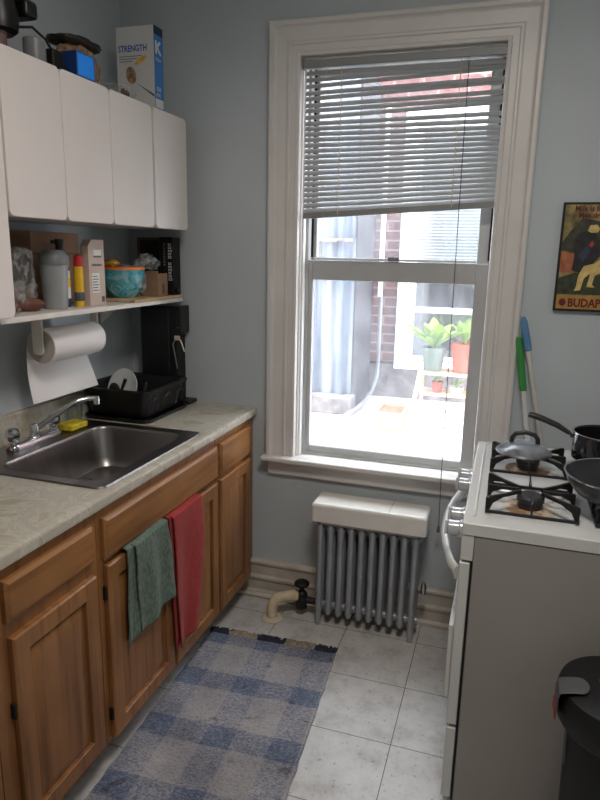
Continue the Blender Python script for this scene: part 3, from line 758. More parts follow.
for k in range(12):
    z = 1.625 - k * .0135; w_ = .007 + .002 * ((k * 7) % 3)
    if k == 5: continue
    mk = frame(MB(), .249, .249 + w_ + .006, z - .009, z, -.0857, -.0851, .0025, .0025, .0022, .0022); mk.build('print_mark', 'label', k2, smooth=False)
for k in range(9):
    MB().box(.226, .234, -.0857, -.0851, 1.62 - k * .011, 1.626 - k * .011).build('print_mark', 'greyplastic', k2, smooth=False)
kn = MB().lathe([(0, 0), (.013, .0), (.014, .01), (.01, .014), (0, .015)], (.2725, -.06, 1.425), 14, 'x')
kn.build('knob', 'black', k2)
# bag of roots
for i, (x, y, z, rz) in enumerate(((.15, -.99, .024, .3), (.20, -.90, .022, -.4), (.21, -1.0, .023, .9), (.13, -.92, .022, .2), (.175, -.95, .06, .6))):
    m_ = blob((0, 0, 0), .022, (1, 2.2, .95), .15, 2, i + 30, 16, 12).xf(Matrix.Translation((x, y, ZS + z)) @ Matrix.Rotation(rz, 4, 'Z'))
    tag(m_.build('sweet_potato', 'brownroot'), ['reddish root vegetable in the clear bag, at its left', 'reddish root vegetable in the clear bag, nearest the shaker bottle', 'reddish root vegetable in the clear bag, nearest the shelf edge', 'reddish root vegetable in the clear bag, nearest the wall', 'reddish root vegetable lying on top of the others in the clear bag'][i], 'vegetable', 'root vegetables in the clear bag')
bg = blob((.16, -.96, ZS + .1), .1, (.85, 1.0, 1.15), .3, 2.2, 41)
for v in bg.bm.verts: v.co.z = max(v.co.z, ZS + .001)
tag(bg.build('produce_bag', 'film'), 'clear plastic bag holding reddish vegetables at the left end of the shelf', 'plastic bag')
jr = thing('food_packet', 'brown and white food packets stacked behind the clear bag', 'packet', (.06, -.95, ZS))
MB().box(.006, .06, -1.0, -.86, ZS, ZS + .12).build('packet', 'greybrown', jr, bevel=.006)
MB().box(.008, .062, -.97, -.88, ZS + .121, ZS + .15).build('packet', 'label', jr, bevel=.004)
MB().box(.008, .06, -1.02, -.93, ZS + .151, ZS + .17).build('packet', 'brown', jr, bevel=.004)
hk = MB().box(.2, .215, -1.105, -1.085, 1.64, 1.678)
hk.tube([(.208, -1.09, 1.642), (.215, -1.07, 1.62), (.222, -1.045, 1.585)], .0018, 6)
tag(hk.build('cup_hook', 'blackmatte', bevel=.001), 'small black hook under the wall cabinet above the clear bag', 'hook')

# ------------------------------------------------------------------ things on top of the wall cabinets
ZT = 2.1195
ce = thing('cereal_box', 'white and blue cereal box standing on top of the wall cabinets', 'cereal box', (.21, -.21, ZT))
MB().box(.138, .302, -.25, -.182, ZT, 2.43).build('box', 'cerealwhite', ce, bevel=.001)
MB().box(.302, .3028, -.2495, -.1825, ZT + .001, 2.43).build('side_panel', 'cerealblue', ce, smooth=False)
MB().box(.302, .3032, -.2495, -.1825, 2.40, 2.4302).build('top_band', 'cerealnavy', ce, smooth=False)
text('lettering', 'STRENGTH', .0325, (.146, -.2506, 2.342), 'y', 'labelblue', ce, sx=.78, bold=.0005)
text('logo', 'K', .062, (.303, -.243, 2.335), 'x', 'label', ce, ext=.001, sx=1.1, bold=.002)
text('lettering', 'Original', .013, (.303, -.24, 2.31), 'x', 'label', ce)
text('lettering', '150', .024, (.303, -.24, 2.20), 'x', 'label', ce)
text('lettering', 'SITE', .018, (.303, -.24, 2.18), 'x', 'label', ce)
MB().prism(rrect(-.245, -.188, 2.14, 2.172, .002), 'x', .3028, .3034).build('nutrition_label', 'label', ce, smooth=False)
for k in range(3):
    MB().box(.15, .25 - k * .02, -.2504, -.25, 2.324 - k * .009, 2.327 - k * .009).build('print_line', 'greyplastic', ce, smooth=False)
def disc(cx, cz, rx, rz, y0, y1, rot=0):
    return MB().prism([(cx + rx * math.cos(a * PI / 12) * math.cos(rot) - rz * math.sin(a * PI / 12) * math.sin(rot), cz + rx * math.cos(a * PI / 12) * math.sin(rot) + rz * math.sin(a * PI / 12) * math.cos(rot)) for a in range(24)], 'y', y0, y1)
disc(.20, 2.258, .021, .032, -.2512, -.25, .3).build('spoon_print', 'granola', ce, smooth=False)
MB().prism([(.212, 2.236), (.222, 2.23), (.3, 2.175), (.3, 2.185)], 'y', -.2508, -.25).build('spoon_handle_print', 'ink', ce, smooth=False)
disc(.245, 2.31, .03, .008, -.2512, -.25, .5).build('wheat_print', 'yellowchip', ce, smooth=False)
for cx, cz in ((.162, 2.2), (.178, 2.192), (.168, 2.183)):
    disc(cx, cz, .011, .015, -.2512, -.25, .4).build('almond_print', 'brownroot', ce, smooth=False)
disc(.335 - .09, 2.25, .001, .001, -.2503, -.25).build('dot_print', 'ink', ce, smooth=False)
blu = thing('blue_carton', 'bright blue carton lying over the front edge of the wall cabinet top', 'carton', (.3, -.71, ZT))
MB().box(.16, .345, -.79, -.70, ZT, ZT + .072).build('box', 'bluedark', blu, bevel=.001)
MB().box(.345, .3458, -.789, -.701, ZT + .001, ZT + .071).build('end_panel', 'bluelit', blu, smooth=False)
frame(MB(), -.7895, -.7005, ZT + .0005, ZT + .0715, 0, .0006, .004, .004, .004, .004).xf(Matrix.Translation((.346, 0, 0)) @ Matrix(((0, 1, 0, 0), (1, 0, 0, 0), (0, 0, 1, 0), (0, 0, 0, 1)))).build('end_border', 'labelblue', blu, smooth=False)
gr = thing('granola_bag', 'clear bag of brown granola with dark folded top behind the blue carton', 'food bag', (.2, -.6, ZT))
g = blob((.2, -.595, ZT + .075), .08, (.75, 1.22, .95), .2, 2, 50)
for v in g.bm.verts: v.co.z = max(v.co.z, ZT + .001)
g.build('contents', 'granola', gr)
blob((.2, -.6, ZT + .152), .085, (.82, 1.22, .17), .2, 2, 52).build('folded_top', 'darkbag', gr)
ap = thing('kitchen_appliance', 'black kitchen appliance at the top left corner above the cabinets', 'appliance', (.2, -.98, ZT))
MB().lathe([(0, 0), (.035, 0), (.05, .012), (.055, .05), (.045, .1), (.05, .14), (.05, .19), (0, .2)], (.21, -.955, ZT + .075), 24).build('motor_body', 'black', ap)
MB().box(.19, .27, -.91, -.855, ZT + .135, ZT + .185).build('arm', 'black', ap, bevel=.012)
MB().box(.20, .26, -.905, -.865, ZT + .186, ZT + .23).build('handle', 'blackmatte', ap, bevel=.01)
MB().box(.13, .31, -1.06, -.9, ZT, ZT + .012).build('base', 'pinkbrown', ap, bevel=.006)
MB().lathe([(0, .012), (.03, .012), (.03, .07), (.035, .076), (0, .077)], (.21, -.975, ZT), 20).build('neck', 'pinkbrown', ap)
MB().tube([(.25, -.93, ZT + .10), (.27, -.89, ZT + .11), (.285, -.85, ZT + .085), (.295, -.82, ZT + .04), (.29, -.80, ZT + .01)], .004, 8).build('power_cord', 'blackmatte', ap)
cl = MB().lathe([(0, 0), (.03, 0), (.032, .004), (.032, .07), (.028, .074), (0, .075)], (.285, -.905, ZT), 24)
tag(cl.build('grey_tub', 'greyplastic'), 'small grey tub standing between the black appliance and its plug', 'tub')
cg = thing('charger', 'black charger block on the cabinet top left of the blue carton', 'charger', (.29, -.82, ZT))
MB().box(.27, .315, -.862, -.812, ZT, ZT + .06).build('block', 'blackmatte', cg, bevel=.004)
MB().box(.27, .312, -.811, -.796, ZT, ZT + .03).build('plug', 'blackmatte', cg, bevel=.003)
fb = blob((.24, -.42, ZT + .03), .07, (.8, 1.3, .5), .35, 2.6, 61)
for v in fb.bm.verts: v.co.z = max(v.co.z, ZT + .001)
tag(fb.build('crumpled_bag', 'film'), 'crumpled clear plastic bag on the cabinet top beside the cereal box', 'plastic bag')

# ------------------------------------------------------------------ towels
def drape(name, mat, t, top, bot, zt_, zb_, seed, folds, amp, xo, thick=.005, n=44, ztop=.706, pw=1):
    """one hanging layer: over the door top (inside edge), then down the front"""
    def fn(u, v):
        if v < .1:
            a = v / .1 * PI * .55
            y = top[0] + (top[1] - top[0]) * u
            return (.622 - .004 + (xo - .618) * math.sin(a), y, ztop + .008 * math.cos(a - .3) + zt_ * u)
        s_ = (v - .1) / .9; q_ = s_ ** pw
        y = (top[0] + (top[1] - top[0]) * u) * (1 - q_) + (bot[0] + (bot[1] - bot[0]) * u) * q_
        zb2 = zb_[0] + (zb_[1] - zb_[0]) * u
        z0 = ztop - .002 + zt_ * u
        f = amp * min(1, s_ * 3) * (math.sin(u * folds * 2 * PI + seed + s_ * .8) + .5 * math.sin(u * folds * 4.3 + seed * 2))
        return (xo + f, y + .002 * math.sin(s_ * 9 + u * 5), z0 + (zb2 - z0) * s_)
    return MB().grid(fn, n, 50).build(name, mat, t, solid=thick)
gt = thing('dish_towel', 'grey green terry towel hanging over the left sink cabinet door', 'towel', (.64, -.97, .7))
drape('cloth', 'greentowel', gt, (-1.085, -.99), (-1.10, -1.02), .0, (.395, .40), 1.0, 1.3, .003, .646, n=20)
drape('cloth', 'greentowel', gt, (-1.055, -.865), (-1.035, -.832), .008, (.405, .43), 2.6, 1.8, .006, .658)
drape('hem', 'greenhem', gt, (-1.029, -.86), (-1.0305, -.858), 0, (.404, .439), 2.6, 1.6, .002, .6605, n=20, ztop=.475) if False else None
rt_ = thing('dish_towel', 'red towel hanging over the sink cabinet doors beside the green one', 'towel', (.64, -.73, .7))
drape('cloth', 'redtowel', rt_, (-.835, -.70), (-.815, -.765), .0, (.195, .2), .4, .8, .003, .648, n=20)
drape('cloth', 'redtowel', rt_, (-.825, -.612), (-.80, -.675), .004, (.2, .215), 1.4, 1.1, .006, .660, pw=2.2)

# ------------------------------------------------------------------ radiator
rd = thing('radiator', 'silver painted ten section cast iron radiator under the window', 'radiator', (1.205, -.125, 0))
xs = [.998 + k * .0448 for k in range(10)]
for k, x in enumerate(xs):
    s = MB()
    end = k in (0, 9)
    for y in (-.178, -.128, -.078):
        zb = .0 if (end and y != -.128) else .058
        s.lathe([(0, zb), (.008, zb + .001), (.0125, zb + (.012 if not end else .03)), (.0132, .09), (.0132, .46), (.011, .475), (0, .478)], (x, y, 0), 14)
    s.tube([(x, -.178, .075), (x, -.078, .075)], .015, 12); s.tube([(x, -.178, .455), (x, -.078, .455)], .016, 12)
    s.tube([(x - .0215, -.128, .078), (x + .0215, -.128, .078)], .018, 14); s.tube([(x - .0215, -.128, .452), (x + .0215, -.128, .452)], .018, 14)
    s.build('section', 'radiator', rd)
v = thing('air_valve', 'small silver bullet shaped air valve on the right end of the radiator', 'valve', (1.435, -.13, .2))
del v['label'], v['category']; v.parent = rd; v.location = Vector((1.435, -.13, .2)) - rd.location
MB().tube([(1.413, -.128, .215), (1.435, -.128, .215)], .004, 8).build('stem', 'brass', v)
MB().lathe([(.009, -.026), (.012, -.022), (.013, 0), (.011, .016), (.005, .03), (0, .033)], (1.44, -.128, .232), 16).build('bullet', 'chrome', v)
rc = thing('radiator_tray', 'cream enamelled metal cover tray on top of the silver radiator', 'tray', (1.2, -.125, .479))
loft_rect('z', .960, 1.443, -.203, -.05, [(0, .495, .016), (0, .560, .016), (.002, .567, .016), (.006, .573, .014), (.013, .576, .012)], cap=True).build('tray', 'radcover', rc)
MB().box(1.0, 1.41, -.19, -.06, .4795, .4945).build('inner_support', 'enamel_body', rc, smooth=False)
MB().box(1.287, 1.2885, -.198, -.056, .5757, .5764).build('seam', 'ink', rc, smooth=False)
# valve and pipe
pv = thing('radiator_valve', 'cream wrapped floor pipe and black hand valve feeding the left side of the radiator', 'valve', (.85, -.17, 0))
MB().lathe([(.022, .0005), (.048, .0005), (.05, .004), (.042, .01), (.03, .012), (.022, .012)], (.79, -.2, 0), 28, cap=False).build('floor_flange', 'flange', pv)
MB().tube([(.79, -.2, .001), (.79, -.2, .052), (.793, -.198, .072), (.803, -.19, .088), (.82, -.177, .096), (.868, -.142, .098)], .0235, 16).build('pipe', 'pipe', pv)
MB().tube([(.868, -.142, .098), (.885, -.132, .096)], .026, 12).build('pipe_nut', 'pipe', pv)
MB().lathe([(.015, .03), (.024, .036), (.026, .06), (.026, .105), (.02, .115), (.012, .12), (.008, .15), (0, .152)], (.905, -.128, 0), 18).build('valve_body', 'iron', pv)
MB().tube([(.905, -.128, .078), (.972, -.128, .078)], [.018, .014], 12).build('union', 'iron', pv)
MB().lathe([(0, .148), (.03, .146), (.034, .15), (.034, .158), (.028, .164), (.012, .168), (0, .168)], (.905, -.128, 0), 20).build('hand_wheel', 'blackmatte', pv)

# ------------------------------------------------------------------ rug
rg = thing('plaid_rug', 'blue and grey plaid woven runner rug in front of the oak cabinets', 'rug', (.585, -.368, .0))
rug_m = MB()
def rugf(u, v):
    e = .006 * noise.noise(Vector((v * 30, u * 2, 0)))
    return (-.03 * v + (.545 + .04 * v) * u + (e if u in (0, 1) else 0), -1.5 * v - .035, .009 + .0016 * noise.noise(Vector((u * 7, v * 14, 3))))
rug_m.grid(rugf, 26, 70)
r_ = rug_m.build('weave', 'rug', None, solid=.007); r_.parent = rg
for i in range(108):
    u = (i + .5) / 108 * .545
    if i >= 99: pass
fr_d, fr_t = MB(), MB()
for i in range(420):
    u = random.random() * .545
    dark = u < .085 or .21 < u < .325 or .455 < u
    mb = fr_d if dark else fr_t
    l = random.uniform(.03, .058); dx = random.uniform(-.016, .016)
    mb.tube([(u, -.037, .010), (u + dx * .5, -.037 + l * .5, .009 + random.uniform(0, .008)), (u + dx, -.037 + l, .0035)], [.0038, .0044, .0028], 5)
a = fr_d.build('fringe', 'fringedark', None); a.parent = rg; a['kind'] = 'stuff'
a = fr_t.build('fringe', 'fringetan', None); a.parent = rg; a['kind'] = 'stuff'
rg.rotation_euler = (0, 0, .052)

# ------------------------------------------------------------------ stove
SX0, SX1, SY0, SY1 = 1.612, 2.30, -.99, -.18
stv = thing('gas_stove', 'white gas stove standing sideways at the right with its oven door facing the cabinets', 'stove', (1.95, -.585, 0))
MB().box(1.646, SX1, SY0 + .002, SY1 - .002, .02, .876).build('body', 'stove_side_shaded', stv, bevel=.004)
for x in (1.68, 2.25):
    for y in (SY0 + .05, SY1 - .05):
        MB().lathe([(0, 0), (.018, 0), (.018, .004), (.01, .008), (.01, .02), (0, .02)], (x, y, 0), 12).build('foot', 'blackmatte', stv)
MB().box(1.6405, 1.646, SY0 + .004, SY1 - .004, .04, .80).build('door_gap', 'darkgap', stv, smooth=False)
# cooktop with four recessed wells
wells = [(1.667, 1.902), (1.945, 2.18)]; wy = [(-.905, -.668), (-.542, -.305)]
ct_ = MB(); xsn = [SX0, 1.667, 1.902, 1.945, 2.18, SX1]; ysn = [SY0, -.905, -.668, -.542, -.305, SY1]
def topz(x, y):
    return .914
bm = ct_.bm; vg = {}
def gv(x, y, z):
    k = (round(x, 4), round(y, 4), round(z, 4))
    if k not in vg: vg[k] = bm.verts.new((x, y, z))
    return vg[k]
def isw(x0, x1, y0, y1): return (x0, x1) in wells and (y0, y1) in wy
for i in range(5):
    for k in range(5):
        x0, x1, y0, y1 = xsn[i], xsn[i + 1], ysn[k], ysn[k + 1]
        if not isw(x0, x1, y0, y1):
            bm.faces.new([gv(x0, y0, .912), gv(x1, y0, .912), gv(x1, y1, .912), gv(x0, y1, .912)])
        else:
            o = [gv(x0, y0, .912), gv(x1, y0, .912), gv(x1, y1, .912), gv(x0, y1, .912)]
            d = .012; n_ = [gv(x0 + d, y0 + d, .898), gv(x1 - d, y0 + d, .898), gv(x1 - d, y1 - d, .898), gv(x0 + d, y1 - d, .898)]
            for q in range(4): bm.faces.new((o[q], o[(q + 1) % 4], n_[(q + 1) % 4], n_[q]))
            bm.faces.new(n_)
# skirt
bot = {}
per = [(x, SY0) for x in xsn] + [(SX1, y) for y in ysn[1:]] + [(x, SY1) for x in xsn[::-1][1:]] + [(SX0, y) for y in ysn[::-1][1:-1]]
for q in range(len(per)):
    a_, b_ = per[q], per[(q + 1) % len(per)]
    bm.faces.new((gv(*a_, .912), gv(*b_, .912), gv(*b_, .878), gv(*a_, .878)))
ct_.build('cooktop', 'stove', stv, bevel=.004, seg=3)
MB().tube([(SX0 + .028, SY0 + .05, .9125), (SX0 + .028, SY1 - .04, .9125), (SX0 + .04, SY1 - .028, .9125), (SX1 - .05, SY1 - .028, .9125)], .004, 8).build('raised_bead', 'stove', stv)
def m_grime():
    m, nt, b, out = newmat('burner_grime')
    tc = nd(nt, 'ShaderNodeTexCoord'); n = nd(nt, 'ShaderNodeTexNoise'); n.inputs['Scale'].default_value = 16; n.inputs['Detail'].default_value = 6
    nt.links.new(tc.outputs['Object'], n.inputs['Vector'])
    nt.links.new(ramp(nt, n.outputs[0], [(.36, lin((96, 62, 38))), (.46, lin((160, 120, 84))), (.56, lin((206, 192, 172)))]), b.inputs['Base Color']); b.inputs['Roughness'].default_value = .4
    return m
M['grime'] = m_grime()
for wi, (x0, x1) in enumerate(wells):
    for wk, (y0, y1) in enumerate(wy):
        cx, cy = (x0 + x1) / 2, (y0 + y1) / 2
        MB().lathe([(0, .8985), (.07, .8985), (.072, .8992), (.05, .901), (0, .901)], (cx, cy, 0), 28, sx=1, sy=1).build('drip_pan', 'grime', stv)
        bu = MB().lathe([(.0, .901), (.03, .901), (.034, .906), (.034, .92), (.038, .922), (.038, .934), (.033, .939), (0, .94)], (cx, cy, 0), 28).build('burner', 'burner', stv)
        g = MB()
        frame(MB(), 0, 1, 0, 1, 0, 1, .1, .1, .1, .1).bm.free()
        t_ = .006; zf = .9145
        g.box(x0, x1, y0 - .002, y0 + t_, zf, zf + .008); g.box(x0, x1, y1 - t_, y1 + .002, zf, zf + .008)
        g.box(x0 - .002, x0 + t_, y0, y1, zf, zf + .008); g.box(x1 - t_, x1 + .002, y0, y1, zf, zf + .008)
        def blade(ax, ay, bx, by, th=.0035, hi=.957, tip=.948):
            A = Vector((ax, ay, 0)); B = Vector((bx, by, 0)); n_ = (B - A).normalized().cross(Vector((0, 0, 1))) * th
            L_ = (B - A)
            prof_ = [(0, zf + .002), (.07, zf + .004), (.16, hi - .022), (.45, hi - .012), (1, tip - .003), (1, hi - .001), (.5, hi - .002), (.06, hi), (0, hi - .003)]
            rr = [[(A + L_ * s_ + n_ * sg + Vector((0, 0, z_))) for s_, z_ in prof_] for sg in (-1, 1)]
            g.rings(rr)
        r0 = .032
        for dx, dy in ((-1, -1), (1, -1), (1, 1), (-1, 1)):
            hx, hy = (x1 - x0) / 2, (y1 - y0) / 2
            blade(cx + dx * hx, cy + dy * hy * .9, cx + dx * r0 * .9, cy + dy * r0 * .45, .0042)
        blade(x0, cy, cx - r0, cy, .0035); blade(x1, cy, cx + r0, cy, .0035)
        blade(cx, y0, cx, cy - r0, .0022); blade(cx, y1, cx, cy + r0, .0022)
        g.build('grate', 'iron', stv, bevel=.0008)
# front: control panel, knobs, oven door, drawer
MB().box(1.612, 1.6455, SY0 + .002, SY1 - .002, .803, .877).build('control_panel', 'stove', stv, bevel=.003)
for y in (-.885, -.785, -.51, -.41):
    k = MB().lathe([(.027, 0), (.027, -.008), (.023, -.012), (.022, -.04), (.018, -.043), (0, -.043)], (SX0 - .001, y, .848), 24, 'x')
    kk = k.build('control_knob', 'knob', stv)
    MB().box(SX0 - .052, SX0 - .043, y - .006, y + .006, .828, .87).build('grip', 'stove', kk, bevel=.002)
od = MB().box(1.611, 1.6395, SY0 + .001, SY1 - .001, .295, .797).build('oven_door', 'stove', stv, bevel=.004)
MB().box(1.597, 1.6108, -.978, -.19, .372, .60).build('door_trim', 'stove', od, bevel=.003)
hp = []
for k in range(21):
    t = k / 20; y = -.955 + t * .74
    hp.append((1.604 - .06 * math.sin(t * PI) ** .8 if 0 < t < 1 else 1.608, y, .748))
MB().tube(hp, .012, 14, flat=1.7).build('door_handle', 'stove', od)
MB().box(1.612, 1.6395, SY0 + .001, SY1 - .001, .05, .285).build('drawer', 'stove', stv, bevel=.004)

# lid
ld = thing('pot_cover', 'round glass pan lid with black arched handle resting on the far left burner', 'lid', (1.768, -.43, .958))
lc = (1.768, -.43, .958)
MB().lathe([(.088, .004), (.084, .009), (.068, .022), (.045, .032), (.02, .037), (0, .038)], lc, 40, cap=False).build('glass_dome', 'lidglass', ld, solid=.003)
MB().lathe([(.085, 0), (.09, .001), (.091, .005), (.087, .009), (.084, .006), (.085, 0)], lc, 40, cap=False).build('rim', 'steel', ld)
hl = [(lc[0] - .042, lc[1], lc[2] + .03), (lc[0] - .04, lc[1], lc[2] + .05), (lc[0] - .03, lc[1], lc[2] + .063), (lc[0], lc[1], lc[2] + .07), (lc[0] + .03, lc[1], lc[2] + .063), (lc[0] + .04, lc[1], lc[2] + .05), (lc[0] + .042, lc[1], lc[2] + .03)]
MB().tube(hl, .0065, 10, flat=1.2).build('handle', 'handleblack', ld)
# saucepan
pc = (2.02, -.425, .958)
sp_ = thing('saucepan', 'black saucepan with long handle on the far right burner', 'pan', pc)
MB().lathe([(0, 0), (.098, 0), (.104, .006), (.106, .085), (.109, .09), (.1035, .09), (.101, .085), (.099, .01), (0, .006)], pc, 44).build('pot', 'potblack', sp_)
MB().lathe([(.1035, .0895), (.1095, .0895), (.1095, .092), (.1035, .092), (.1035, .0895)], pc, 44, cap=False).build('rim', 'chrome', sp_)
a0 = (pc[0] - .106, pc[1] - .005, pc[2] + .07)
MB().tube([a0, (a0[0] - .014, a0[1], a0[2] + .014)], .006, 8).build('handle_bracket', 'chrome', sp_)
MB().tube([(a0[0] - .012, a0[1], a0[2] + .012), (a0[0] - .05, a0[1], a0[2] + .034), (a0[0] - .10, a0[1] + .002, a0[2] + .052), (a0[0] - .125, a0[1] + .004, a0[2] + .059), (a0[0] - .142, a0[1] + .005, a0[2] + .061)], [.009, .012, .013, .013, .011], 12, flat=.8).build('handle', 'handleblack', sp_)
# frying pan
fc = (2.017, -.80, .958)
fp = thing('frying_pan', 'wide dark nonstick frying pan on the near right burner', 'pan', fc)
MB().lathe([(0, 0), (.09, 0), (.122, .018), (.144, .046), (.154, .07), (.15, .071), (.139, .049), (.117, .022), (.088, .005), (0, .004)], fc, 48).build('pan', 'nonstick', fp)
MB().lathe([(.1495, .07), (.155, .069), (.1555, .072), (.151, .073), (.1495, .07)], fc, 48, cap=False).build('rim', 'chrome', fp)
MB().tube([(fc[0] + .14, fc[1] - .03, fc[2] + .045), (fc[0] + .2, fc[1] - .045, fc[2] + .06), (fc[0] + .27, fc[1] - .06, fc[2] + .07)], [.01, .012, .011], 10).build('handle', 'handleblack', fp)

# ------------------------------------------------------------------ trash can
tc_ = (2.008, -1.165, 0)
bn = thing('trash_can', 'black round step trash can with grey latch in front of the stove', 'trash can', tc_)
MB().lathe([(0, .0), (.095, .0), (.10, .006), (.112, .53), (0, .53)], tc_, 48).build('bin_body', 'blackmatte', bn)
MB().lathe([(.113, .525), (.128, .53), (.138, .545), (.142, .575), (.142, .61), (.137, .625), (.12, .634), (.06, .64), (0, .641)], tc_, 48).build('lid', 'blackmatte', bn)
def tabf(u, v):
    r = .078 + (.1415 - .078) * min(u / .75, 1)
    z = .6425 - .011 * (min(u, .75) / .75) ** 2.2 if u < .75 else .6315 - (u - .75) / .25 * .045
    w_ = .03 * math.sqrt(max(.02, 1 - max(0, (.25 - u) / .25) ** 2))
    if u >= .75: r = .1415 + .003 * min(1, (u - .75) * 12)
    return (tc_[0] - r, tc_[1] - .035 + (v - .5) * 2 * w_, z)
MB().grid(tabf, 24, 8).build('latch', 'latchgrey', bn, solid=.003)
MB().prism(rrect(tc_[1] - .06, tc_[1] + .0, .556, .584, .004), 'x', tc_[0] - .1475, tc_[0] - .1445).build('latch_side', 'litred', bn, bevel=.001)
MB().box(tc_[0] - .052, tc_[0] - .045, tc_[1] - .02, tc_[1] + .005, .6395, .643).build('badge', 'label', bn, smooth=False)
MB().tube([(tc_[0] - .1115, tc_[1] - .02, .52), (tc_[0] - .1085, tc_[1] - .02, .42)], .005, 8).build('liner_edge', 'latchgrey', bn)
MB().box(tc_[0] - .15, tc_[0] - .09, tc_[1] - .03, tc_[1] + .03, .005, .02).build('pedal', 'blackmatte', bn, bevel=.004)

# ------------------------------------------------------------------ broom and mop behind the stove
b1 = thing('broom', 'broom with green grip and white handle leaning beside the window', 'broom', (1.94, -.1, 0))
A, B = Vector((1.94, -.10, .06)), Vector((1.724, -.045, 1.30))
MB().tube([A, A.lerp(B, .84)], .0095, 12).build('handle', 'stick', b1)
MB().tube([A.lerp(B, .835), A.lerp(B, .85), A.lerp(B, .985), B], [.0125, .0135, .0125, .009], 12).build('grip', 'green', b1)
MB().box(1.87, 2.01, -.12, -.08, .05, .09).build('head', 'green', b1, bevel=.006)
MB().box(1.875, 2.005, -.118, -.082, 0, .05).build('bristles', 'greyplastic', b1, smooth=False)
b2 = thing('mop', 'mop with blue tip and beige handle leaning behind the green broom', 'mop', (2.1, -.09, 0))
A, B = Vector((2.035, -.075, .05)), Vector((1.733, -.045, 1.378))
MB().tube([A, A.lerp(B, .91)], .010, 12).build('handle', 'stick2', b2)
MB().tube([A.lerp(B, .905), A.lerp(B, .92), A.lerp(B, .985), B], [.0135, .015, .013, .006], 12).build('tip', 'blue', b2)
MB().box(2.015, 2.16, -.11, -.04, .0, .05).build('head', 'label', b2, bevel=.01)

# ------------------------------------------------------------------ poster
px0, px1, pz0, pz1 = 1.836, 2.13, 1.405, 1.795
po = thing('wall_poster', 'dark edged vintage style travel poster on the wall right of the window', 'poster', (1.98, -.02, 1.4))
MB().box(px0, px1, -.02, -.002, pz0, pz1).build('panel', 'blackmatte', po, bevel=.001)
def flat(poly, mat, nm, y): return MB().prism(poly, 'y', y, y + .0006).build(nm, mat, po, smooth=False)
flat([(px0 + .008, pz0 + .008), (px1 - .008, pz0 + .008), (px1 - .008, pz1 - .008), (px0 + .008, pz1 - .008)], 'poster', 'print', -.0206)
flat([(px0 + .008, pz0 + .008), (px1 - .008, pz0 + .008), (px1 - .008, pz0 + .058), (px0 + .008, pz0 + .058)], 'posterband', 'band_print', -.0212)
flat([(px0 + .008, pz0 + .062), (px1 - .008, pz0 + .062), (px1 - .008, pz0 + .13), (px0 + .06, pz0 + .14), (px0 + .008, pz0 + .12)], 'postergreen', 'meadow_print', -.0212)
flat([(px0 + .008, pz0 + .14), (px0 + .05, pz0 + .14), (px0 + .075, pz0 + .2), (px0 + .06, pz0 + .23), (px0 + .008, pz0 + .25)], 'posterorange', 'sky_print', -.0212)
flat([(px0 + .008, pz0 + .25), (px0 + .04, pz0 + .3), (px0 + .07, pz0 + .335), (px0 + .10, pz0 + .33), (px0 + .14, pz0 + .32), (px0 + .2, pz0 + .31), (px1 - .008, pz0 + .28), (px1 - .008, pz0 + .2), (px0 + .1, pz0 + .2), (px0 + .008, pz0 + .22)], 'posterhill', 'hill_print', -.0214)
fx = px0 + .095
flat([(fx - .05, pz0 + .25), (fx - .03, pz0 + .285), (fx + .01, pz0 + .29), (fx + .04, pz0 + .26), (fx + .045, pz0 + .2), (fx + .02, pz0 + .17), (fx - .02, pz0 + .14), (fx - .045, pz0 + .15), (fx - .04, pz0 + .2)], 'posterdark', 'coat_print', -.022)
flat([(fx - .03, pz0 + .2), (fx, pz0 + .24), (fx + .01, pz0 + .22), (fx - .01, pz0 + .18)], 'posterblue', 'sleeve_print', -.0224)
flat([(fx - .005, pz0 + .29), (fx + .002, pz0 + .31), (fx + .025, pz0 + .312), (fx + .036, pz0 + .298), (fx + .03, pz0 + .285), (fx + .008, pz0 + .283)], 'posterskin', 'face_print', -.0224)
flat([(fx + .004, pz0 + .24), (fx + .014, pz0 + .256), (fx + .022, pz0 + .246), (fx + .014, pz0 + .232)], 'posterred', 'rose_print', -.0226)
flat([(fx - .005, pz0 + .165), (fx + .03, pz0 + .175), (fx + .06, pz0 + .20), (fx + .062, pz0 + .15), (fx + .035, pz0 + .13), (fx + .03, pz0 + .10), (fx + .04, pz0 + .088), (fx + .012, pz0 + .09), (fx + .02, pz0 + .14), (fx + .0, pz0 + .12), (fx - .008, pz0 + .078), (fx - .03, pz0 + .074), (fx - .024, pz0 + .09), (fx - .02, pz0 + .13)], 'posterskin', 'breeches_print', -.0224)
text('lettering', 'Milk is for', .028, (px0 + .04, -.0216, pz1 - .031), 'y', 'maroon', po, sx=.9, bold=.0008)
text('lettering', 'Men..drink', .026, (px0 + .055, -.0216, pz1 - .054), 'y', 'maroon', po, sx=.85, bold=.0008)
text('lettering', 'BUDAPEST', .042, (px0 + .048, -.0222, pz0 + .017), 'y', 'maroon', po, sx=.84, bold=.0014)
MB().prism([(px0 + .03 + .012 * math.cos(a * PI / 10), pz0 + .032 + .014 * math.sin(a * PI / 10)) for a in range(20)], 'y', -.0222, -.0212).build('seal_print', 'maroon', po, smooth=False)

